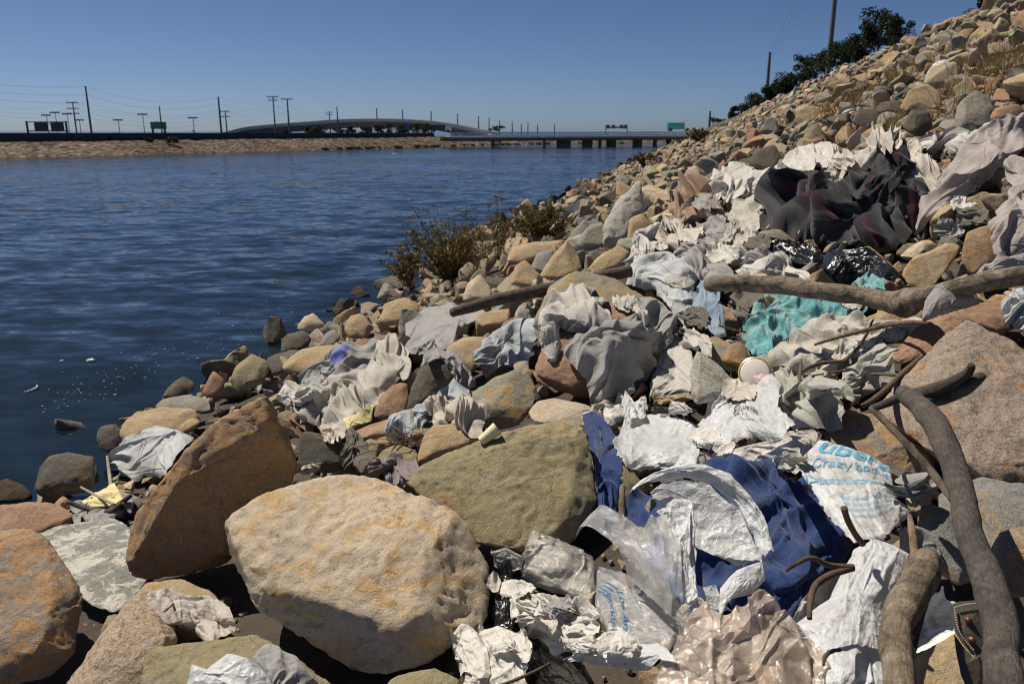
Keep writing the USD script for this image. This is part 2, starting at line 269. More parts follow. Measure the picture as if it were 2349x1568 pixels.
for i, (x, y, t, lb) in enumerate([(758, 256, 240, 'small pole with crossarms rising just behind the flyover crown'), (866, 249, 235, 'bare pole standing above the highest stretch of the flyover'), (925, 251, 240, 'bare pole over the right shoulder of the flyover'), (990, 255, 245, 'bare pole where the flyover begins to fall'),
        (1050, 261, 250, 'bare pole over the falling right half of the flyover'), (1098, 267, 255, 'bare pole just above the right foot of the flyover')]):
    pl(f'J{i}', x, y, t, lb, rad=.22, arms=((.95, 1.1), (.85, 1.1)) if i == 0 else ())
for x, y in ((1122, 270), (1146, 276), (1175, 279), (1196, 283), (1211, 280), (1233, 285), (1272, 285)):
    upole(x, y, 330, 'thin far pole beyond the low bridge', rad=.24, group='thin poles beyond the low bridge')
def lamp(x, y, t, heads):
    b = at_depth(x, 305, t); top = at_depth(x, y, t)[2]; g_ = 'far mast lights behind the far bank'
    o = thing('mast_light', 'thin far mast light with lamps on a short crossbar', 'mast light', g_, (b[0], b[1], BT))
    obj('mast', tube([(b[0], b[1], BT), (b[0], b[1], top)], [.11, .07], 6), M_steel, o)
    obj('lamp_bar', box(b[0]-1.1, b[0]+1.1, b[1]-.06, b[1]+.06, top, top+.12), M_steel, o)
    for q in heads: obj('lamp_head', box(b[0]+q-.22, b[0]+q+.22, b[1]-.3, b[1]-.07, top-.22, top+.1), M_steel, o)
for x, y in ((112, 264), (133, 258), (160, 261), (186, 275), (275, 275), (332, 262), (446, 270)): lamp(x, y, 190, (-.9, -.3, .3, .9))
def wire(a, b, sag, label='thin black power line strung across the sky at left', rad=.011, fa=1.0, fb_=1.0, off=0.0, group='power lines strung between the far poles'):
    A = np.array([a[0]+off, a[1], a[2]+(a[3]-a[2])*fa]); B = np.array([b[0]+off, b[1], b[2]+(b[3]-b[2])*fb_]); s = np.linspace(0, 1, 22)[:, None]
    p = A*(1-s)+B*s; p[:, 2] -= (4*sag*s*(1-s))[:, 0]
    obj('power_line', tube(p, rad, 4, cap=False), M_wire, None, label=label, category='power line', group=group)
for fa, yl in ((.99, 190), (.83, 207), (.67, 223)):
    l = at_depth(-60, yl, 100); left = (l[0], l[1], 0, l[2])
    wire(left, P['A'], .25, fa=1, fb_=fa); wire(P['A'], P['D'], 1.4, fa=fa, fb_=fa); wire(P['D'], P['G'], .9, fa=fa, fb_=fa)
for fa, yl in ((.97, 237), (.8, 246), (.65, 254)):
    l = at_depth(-60, yl, 140); left = (l[0], l[1], 0, l[2])
    wire(left, P['B'], 1.0, fa=1, fb_=fa); wire(P['B'], P['E'], 2.0, fa=fa, fb_=min(fa, .95)); wire(P['F'], P['J0'], 1.5, fa=fa, fb_=fa)
    wire(P['E'], P['F'], 1.0, fa=min(fa, .95), fb_=fa)

# sign backs and the green sign on the far bank
def frame_sign(x0, x1, y0, y1, t, label, panels, pm, posts, lip):
    a = at_depth(x0, y1, t); b = at_depth(x1, y0, t); Y = a[1]
    o = thing('road_sign', label, 'sign', None, ((a[0]+b[0])/2, Y, BT))
    for (p, q) in panels:
        xa, xb = a[0]+(b[0]-a[0])*p, a[0]+(b[0]-a[0])*q
        pn = obj('panel', box(xa, xb, Y, Y+.12, a[2], b[2]), pm, o)
        if lip:
            for r in range(5):
                xs = xa+(xb-xa)*(r+.5)/5; obj('panel_rib', box(xs-.05, xs+.05, Y-.15, Y-.002, a[2]+.05, b[2]-.05), M_steel, pn)
        else:
            for k in range(4):
                zc = a[2]+(b[2]-a[2])*(.2+.2*k); obj('legend_line', box(xa+.35, xb-.5-.25*(k % 2), Y-.03, Y-.002, zc-.09, zc+.09), M_signw, pn)
            for s_ in ((xa, xa+.12, a[2], b[2]), (xb-.12, xb, a[2], b[2])): obj('sign_border', box(s_[0]-.06, s_[1]+.06, Y-.04, Y-.003, s_[2], s_[3]), plain_tan, pn)
    for p in posts:
        xa = a[0]+(b[0]-a[0])*p; obj('post', box(xa-.16, xa+.16, Y+.125, Y+.4, BT-.2, b[2]+(.25 if lip else -.1)), M_dpan, o)
    if lip:
        for zc in (a[2]-.05, b[2]+.1): obj('rail', box(a[0]-.2, b[0]+.2, Y+.41, Y+.55, zc-.09, zc+.09), M_dpan, o)
    return o
plain_tan = plain('sign_border_tan', (.42, .33, .17), .7, .1, 2.0)
frame_sign(62, 152, 281, 300, 165, 'row of dark overhead sign backs on a frame at far left', ((.2, .55), (.62, .95)), M_dpan, (.0, 1.0), True)
frame_sign(346, 382, 280, 296, 150, 'green lettered road sign on two posts on the far bank', ((0, 1),), M_green, (.08, .85), False)

# the flyover
FO = [(505, 306), (528, 300), (560, 292), (640, 284), (700, 279.5), (760, 275), (820, 272.6), (880, 272.2), (940, 274), (1000, 279.5), (1050, 288), (1100, 300), (1118, 305)]
fo = smooth_path([at_depth(x, y, 205+2*math.sin(i/12*math.pi)) for i, (x, y) in enumerate(FO)], 70)
fl = thing('flyover_bridge', 'long curved concrete flyover ramp rising over the far bank', 'flyover', None, (fo[:, 0].mean(), fo[:, 1].mean(), BT))
def sweep(path, sec):
    path = np.asarray(path); sec = np.asarray(sec, float); t2 = np.gradient(path[:, :2], axis=0); t2 /= np.linalg.norm(t2, axis=1, keepdims=True); n2 = np.stack([-t2[:, 1], t2[:, 0]], 1)
    v = np.zeros((len(path), len(sec), 3)); v[..., :2] = path[:, None, :2]+n2[:, None]*sec[None, :, :1]; v[..., 2] = path[:, None, 2]+sec[None, :, 1]
    k, m = v.shape[:2]; i, j = np.meshgrid(np.arange(k-1), np.arange(m), indexing='ij'); j2 = (j+1) % m
    f = np.stack([i*m+j, (i+1)*m+j, (i+1)*m+j2, i*m+j2], -1).reshape(-1, 4)
    return v.reshape(-1, 3), np.vstack([f[:, [0, 1, 2]], f[:, [0, 2, 3]]])
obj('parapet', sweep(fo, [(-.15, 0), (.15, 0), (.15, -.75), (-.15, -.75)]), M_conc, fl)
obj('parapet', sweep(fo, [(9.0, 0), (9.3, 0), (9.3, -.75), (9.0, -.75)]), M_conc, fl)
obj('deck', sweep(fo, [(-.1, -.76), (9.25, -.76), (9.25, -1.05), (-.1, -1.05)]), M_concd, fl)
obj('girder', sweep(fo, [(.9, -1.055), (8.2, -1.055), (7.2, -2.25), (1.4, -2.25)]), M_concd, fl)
for x in (640, 702, 835, 1040):
    i = int(np.argmin(abs(fo[:, 0]/fo[:, 1]-at_depth(x, 290, 200)[0]/at_depth(x, 290, 200)[1]))); q = fo[i]
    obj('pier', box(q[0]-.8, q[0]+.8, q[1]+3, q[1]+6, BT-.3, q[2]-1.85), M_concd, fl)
# the low bridge over the river
A = at_depth(1032, 311, 127); Bq = at_depth(1700, 303, 142)
lb = np.array([A+(Bq-A)*s for s in np.linspace(0, 1, 30)])
b2 = thing('river_bridge', 'low pale bridge on dark piers crossing the river', 'bridge', None, (*lb.mean(0)[:2], 0))
lb[:, 2] = np.linspace(at_depth(1032, 304.5, 127)[2], at_depth(1700, 302, 142)[2], 30)
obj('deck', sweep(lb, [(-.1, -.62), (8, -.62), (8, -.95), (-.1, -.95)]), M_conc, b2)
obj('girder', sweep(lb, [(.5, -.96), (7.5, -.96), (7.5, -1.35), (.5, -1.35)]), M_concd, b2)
obj('rail', sweep(lb, [(-.15, 0.0), (.05, 0.0), (.05, -.2), (-.15, -.2)]), M_white, b2); obj('rail', sweep(lb, [(-.15, -.36), (.05, -.36), (.05, -.6), (-.15, -.6)]), M_white, b2)
for s in np.linspace(0.01, .99, 40):
    q = lb[0]+(lb[-1]-lb[0])*s; obj('rail_post', box(q[0]-.06, q[0]+.06, q[1]-.1, q[1]+.1, q[2]-.61, q[2]-.1), M_white, b2)
for x, w, dp in ((1130, .5, 0), (1250, .4, 0), (1297, 2.2, 4), (1353, 1.4, 4), (1410, 1.2, 4), (1472, 1.0, 4), (1380, .35, 0), (1508, .35, 0), (1540, .55, 0), (1590, .5, 2)):
    s = (x-1032)/(1700-1032); q = A+(Bq-A)*min(1, s*1.0)
    tt = q[1]/(cp+.26*sp); q = at_depth(x, 310, tt); zt = np.interp(q[0], lb[:, 0], lb[:, 2])
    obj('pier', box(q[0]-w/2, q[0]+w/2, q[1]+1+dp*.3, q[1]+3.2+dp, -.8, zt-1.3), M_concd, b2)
q0 = at_depth(1396, 291, 140); q1 = at_depth(1446, 291, 140)
o = thing('overhead_sign', 'dark overhead sign gantry above the low bridge', 'sign gantry', None, ((q0[0]+q1[0])/2, q0[1]+4, 1))
for qx in (q0[0], q1[0]): obj('post', box(qx-.1, qx+.1, q0[1]+3.9, q0[1]+4.1, 1.2, q0[2]+.3), M_steel, o)
obj('truss', box(q0[0], q1[0], q0[1]+3.8, q0[1]+3.89, q0[2]-.25, q0[2]+.1), M_steel, o)
for s in (.02, .27, .64, .82): obj('panel', box(q0[0]+(q1[0]-q0[0])*s, q0[0]+(q1[0]-q0[0])*(s+.15), q0[1]+3.6, q0[1]+3.79, q0[2]-.3, q0[2]+.35), plain(f'gantry_panel_{int(s*100)}', (.02, .045, .035), .6), o)
def truck(x, y, t, col, label, L_=4.2, h=1.5):
    q = at_depth(x, y, t); m = plain('vehicle_'+col[0], col[1], .4, .03)
    o = thing('truck', label, 'truck', None, (q[0], q[1], q[2]))
    obj('cargo_box', box(q[0]-L_/2, q[0]+L_*.22, q[1]-.8, q[1]+.8, q[2]+.35, q[2]+h), m, o); c = obj('cab', box(q[0]+L_*.225, q[0]+L_/2, q[1]-.75, q[1]+.75, q[2]+.3, q[2]+h*.75), M_white, o)
    obj('windscreen', box(q[0]+L_/2+.005, q[0]+L_/2+.03, q[1]-.65, q[1]+.65, q[2]+h*.45, q[2]+h*.7), M_wire, c)
    for wx in (-.35, .35):
        for wy in (-.75, .75): obj('wheel', tube([(q[0]+wx*L_, q[1]+wy-.1, q[2]+.28), (q[0]+wx*L_, q[1]+wy+.1, q[2]+.28)], .28, 12, up=(0, 0, 1)), M_wire, o)
truck(1556, 301.5, 143, ('teal', (.03, .25, .30)), 'teal truck crossing the low bridge at its right end')
truck(1012, 303.5, 178, ('navy', (.03, .06, .11)), 'dark blue truck parked at the left end of the low bridge', 4.5, 1.6)
truck(940, 304, 185, ('blue', (.03, .10, .28)), 'blue truck half hidden under the flyover trees', 2.6, 1.9)

def tree(x, yb, yt, t, wpx, label, m='dk', group=None, name='tree', n=900, trunk=.25, rg=None, zb=None, cat='tree', seed=0, lean=0):
    rg = np.random.default_rng(seed+int(x)); b = at_depth(x, yb, t); top = at_depth(x, yt, t); h = top[2]-b[2]; w = wpx/FPX*t
    if zb is not None: b[2] = zb; h = top[2]-zb
    o = thing(name, label, cat, group, tuple(b))
    obj('trunk', tube([b-[0, 0, .4], b+[lean*w, 0, h*.35], b+[lean*w*2+w*.05, 0, h*.75]], [h*.035+.03, h*.028+.02, h*.012], 7), M_bark, o, smooth=40)
    k = 9 if trunk > .1 else 16; cs, rs = [], []
    for i in range(k):
        a = rg.uniform(0, 2*np.pi); rr = rg.uniform(.05, .42)*w; cs.append(b+[math.cos(a)*rr+lean*w*2, math.sin(a)*rr, h*rg.uniform(trunk+.12, .86)]); rs.append(rg.uniform(.13, .24)*min(w, h*1.4))
        obj('limb', tube([b+[lean*w, 0, h*.3], (b+cs[-1])/2+[0, 0, h*.12], cs[-1]], [h*.02+.01, h*.012+.008, .01], 5), M_bark, o)
    cs.append(b+[lean*w*2, 0, h*.8]); rs.append(.2*min(w, h))
    obj('crown', leaves(cs, rs, n, max(.035*w, .05), rg, (1, 1, .85)), LEAF[m], o)
for i, (x, yb, yt, w) in enumerate([(705, 304, 292, 30), (733, 304, 289, 34), (776, 304, 293, 24), (801, 304, 291, 40), (838, 304, 290, 30), (868, 304, 287, 34), (893, 304, 284, 26), (925, 304, 286, 34), (955, 304, 284, 30), (976, 304, 283, 36), (656, 304, 297, 22)]):
    tree(x, yb+3, yt-2, 172, w*1.15, 'small green tree under the flyover', 'dk', 'small trees under the flyover', n=1500, seed=3, trunk=.0)
tree(610*.727+0, 303, 299, 150, 14, 'tiny dark bush on the skyline between the green sign and the poles', 'dk', n=200)
tree(1140, 305, 288, 240, 42, 'round dark tree beside the left end of the low bridge', 'dk', n=700)
# growth along the crest of the near slope
def crest(px, py):
    d = ray(px, py); ts = np.geomspace(4, 900, 4000); Q = C0+d*ts[:, None]; k = np.argmax(perp(Q[:, 0], Q[:, 1]) > 16.6); return ts[k]
CR = [(1650, 292, 272, 50, 'dark shrub at the very end of the crest', 'dk'), (1690, 272, 243, 74, 'low dark tree far down the crest of the slope', 'dk'), (1728, 256, 214, 62, 'dark shrub on the crest left of the shorter pole', 'dk'), (1768, 240, 192, 84, 'low spreading dark tree on the crest around the shorter pole', 'dk'), (1808, 222, 165, 84, 'dense dark tree on the crest left of the tall brown pole', 'dk'),
      (1850, 198, 122, 74, 'small rounded tree on the crest just left of the tall brown pole', 'md'), (1890, 178, 108, 80, 'dark shrub around the foot of the tall brown pole', 'dk'), (1935, 158, 96, 100, 'broad dark green tree on the crest behind the tall brown pole', 'md'), (1980, 140, 80, 80, 'dark shrub below the tallest tree of the crest', 'dk'), (2012, 132, 20, 105, 'tallest tree on the crest of the slope, dark green', 'dk'), (2050, 122, 30, 70, 'second tallest tree, its crown leaning right beside the tallest', 'dk'),
      (2095, 108, 74, 70, 'sparse thin shrub on the crest right of the tallest tree', 'dry'), (2150, 86, 58, 60, 'sparse dry shrub on the skyline nearer than the tallest tree', 'dry'), (2235, 52, 22, 50, 'thin dry weed on the skyline below the top right corner', 'dry'), (2310, 26, -22, 150, 'dark shrub at the top right corner on the crest', 'dk')]
for x, yb, yt, w, lbl, m in CR:
    t = crest(x, yb); tree(x, yb+4, yt, t*1.02, w, lbl, m, n=2600 if m != 'dry' else 350, trunk=.05, seed=5, name='crest_tree')
for (x, yb, yt, lbl, r) in ((1899, 166, -260, 'tall brown wooden pole on the crest of the slope', 12), (1759, 214, 122, 'shorter wooden pole behind the low trees on the crest', 9), (1627, 292, 255, 'thin wooden pole at the far end of the crest', 6)):
    t = crest(x, yb); P[f'R{x}'] = upole(x, yt, t, lbl, yb=yb, rad=r/2/FPX*t, ground=at_depth(x, yb, t)[2]-.5)
for f1, o_ in ((.98, -.25), (.9, 0), (.82, .25)): wire(P['R1759'], (P['R1899'][0], P['R1899'][1], P['R1899'][2], P['R1899'][3]), 1.2, 'thin power line dipping between the poles on the slope crest', .010, fa=f1, fb_=f1*.98, off=o_, group='power lines between the crest poles')

# ---------------------------------------------------------------- height raster of everything lying on the near slope
CELL = .014; HX0, HX1, HY0, HY1 = -4.6, 6.4, .2, 12.0
HN = (int((HX1-HX0)/CELL), int((HY1-HY0)/CELL))
_gx, _gy = np.meshgrid(HX0+(np.arange(HN[0])+.5)*CELL, HY0+(np.arange(HN[1])+.5)*CELL, indexing='ij')
G0 = g(_gx, _gy)-.15; HM = G0.copy()
def splat(v, f, reps=1):
    """raise the raster to a mesh's upper surface"""
    v = np.asarray(v, float); f = np.asarray(f); a, b, c = v[f[:, 0]], v[f[:, 1]], v[f[:, 2]]
    area = .5*np.linalg.norm(np.cross(b-a, c-a), axis=1); n = int(min(400000, max(3000, area.sum()/(CELL*CELL)*4)))
    r = np.random.default_rng(5); k = np.searchsorted(np.cumsum(area)/area.sum(), r.random(n)); k = np.minimum(k, len(f)-1)
    s, t = r.random(n), r.random(n); m = s+t > 1; s[m] = 1-s[m]; t[m] = 1-t[m]
    p = a[k]+(b-a)[k]*s[:, None]+(c-a)[k]*t[:, None]
    i = ((p[:, 0]-HX0)/CELL).astype(int); j = ((p[:, 1]-HY0)/CELL).astype(int); ok = (i >= 0) & (j >= 0) & (i < HN[0]) & (j < HN[1])
    if not ok.any(): return
    i, j, z = i[ok], j[ok], p[ok, 2]; i0, i1, j0, j1 = max(i.min()-2, 0), i.max()+3, max(j.min()-2, 0), j.max()+3
    loc = np.full((min(i1, HN[0])-i0, min(j1, HN[1])-j0), -9.0); np.maximum.at(loc, (i-i0, j-j0), z)
    fil = ndi.maximum_filter(loc, 3); loc = np.where(loc > -5, loc, fil)
    HM[i0:i0+loc.shape[0], j0:j0+loc.shape[1]] = np.maximum(HM[i0:i0+loc.shape[0], j0:j0+loc.shape[1]], loc)
def hsample(x, y, A=None):
    A = HM if A is None else A
    u = np.clip((np.asarray(x)-HX0)/CELL-.5, 0, HN[0]-1.001); w = np.clip((np.asarray(y)-HY0)/CELL-.5, 0, HN[1]-1.001); i = u.astype(int); j = w.astype(int); a, b = u-i, w-j
    return A[i, j]*(1-a)*(1-b)+A[i+1, j]*a*(1-b)+A[i, j+1]*(1-a)*b+A[i+1, j+1]*a*b
def hit(px, py):
    """depth at which a pixel's ray meets what has been laid so far"""
    d = ray(px, py); ts = np.geomspace(.5, 14, 900); Q = C0+d*ts[:, None]
    ins = (Q[:, 0] > HX0) & (Q[:, 0] < HX1) & (Q[:, 1] > HY0) & (Q[:, 1] < HY1)
    z = np.where(ins, hsample(Q[:, 0], Q[:, 1]), g(Q[:, 0], Q[:, 1])-.05); b = Q[:, 2] < z
    return ts[np.argmax(b)] if b.any() else 14.0

# ---------------------------------------------------------------- the stones one can tell apart in the photograph
import manifold3d as m3
def rounded(v0, edge, seed=0, cuts=0, depth=.06):
    h = m3.Manifold.hull_points(np.asarray(v0, float)); rg = np.random.default_rng(seed)
    vv = np.asarray(h.to_mesh().vert_properties)[:, :3]; c = vv.mean(0); ext = np.ptp(vv, axis=0).max()
    for _ in range(cuts):                                   # broken corners: flat facets
        d = rg.normal(size=3); d /= np.linalg.norm(d); top = (vv@d).max(); h2 = h.trim_by_plane((-d).tolist(), float(-(top-ext*depth*rg.uniform(.25, 1.0))))
        if h2.num_vert() > 4: h = h2
    h = h.refine_to_length(edge); k = h.to_mesh()
    return trimesh.Trimesh(np.asarray(k.vert_properties)[:, :3], np.asarray(k.tri_verts), process=True)
def rough_stone(v0, edge, size, seed, rough=1.0, smooth_it=2, cuts=14, depth=.07):
    m = rounded(v0, edge, seed, cuts, depth)
    trimesh.smoothing.filter_laplacian(m, lamb=.5, iterations=smooth_it, implicit_time_integration=False, volume_constraint=False)
    v = np.array(m.vertices); n = np.array(m.vertex_normals); s = seed*3.17
    rr = np.random.default_rng(seed).normal(size=(3, 3)); q_, _ = np.linalg.qr(rr); lv = (v@q_)*np.array([.7, .8, 2.6])
    a = meshkit.fbm(v*2.4/size+s, 2, seed)-.5
    w = v+(meshkit.noise(v*6/size+s, seed+31)[:, None]-.5)*size*.12
    fl = meshkit.fbm(lv*4.2/size+s, 2, seed+4); st = np.floor(fl*9)/9-fl                     # broken layers
    ce = meshkit.fbm(w*5/size+s, 2, seed+8); fr = np.abs(ce-.5); crack = -np.exp(-(fr/.016)**2)*(meshkit.noise(v*3/size+s, seed+77) > .5)
    b = 1-2*np.abs(meshkit.fbm(w*9/size+s, 3, seed+9)-.5)
    c = meshkit.fbm(v*30/size+s, 3, seed+2)-.5
    v += n*(a*.07+st*.055*rough+(b-.86)*.022*rough+crack*.012*rough+c*.020*rough)[:, None]*size
    m.vertices = v; return m
hero_px = []
def stone(mt, label, poly, tilt=.6, thick=None, ridge=(), t=None, rough=1.0, bulge=.12, cat='rock', dt=0.0, edge=None):
    poly = np.array(poly, float); c = poly.mean(0); yb, yt = poly[:, 1].max(), poly[:, 1].min(); xw = np.ptp(poly[:, 0])
    if t is None: t = hit_g(c[0], yb-.12*(yb-yt), .03)
    t += dt; px = t/FPX; size = px*math.sqrt(max(xw, 1)*max(yb-yt, 1))
    def dep(y): return t*(1+tilt*(yb-np.asarray(y))/FPX)
    P = [at_depth(poly[:, 0], poly[:, 1], dep(poly[:, 1]))]
    seed = 1+len(hero_px); rg = np.random.default_rng(seed)
    if len(ridge): r = np.array(ridge, float); P.append(at_depth(r[:, 0], r[:, 1], dep(r[:, 1])-r[:, 2]))
    else:
        q = c+(poly-c)*rg.uniform(.5, .72, len(poly))[:, None]; P.append(at_depth(q[:, 0], q[:, 1], dep(q[:, 1])-bulge*size*rg.uniform(.6, 1.25, len(q))))
    q = c+(poly-c)*.82; P.append(at_depth(q[:, 0], q[:, 1], dep(q[:, 1])+(thick or .55)*size))
    m = rough_stone(np.vstack(P), edge or max(size/46, .0085*max(t, 1)*.62), size, seed, rough)
    hero_px.append((poly, t)); splat(m.vertices, m.faces)
    return obj('rock', m, RM[mt], None, smooth=True, label=label, category=cat)
def pts(s):
    a = [float(q) for q in s.replace(',', ' ').split()]; return [tuple(a[i:i+2]) for i in range(0, len(a), 2)]
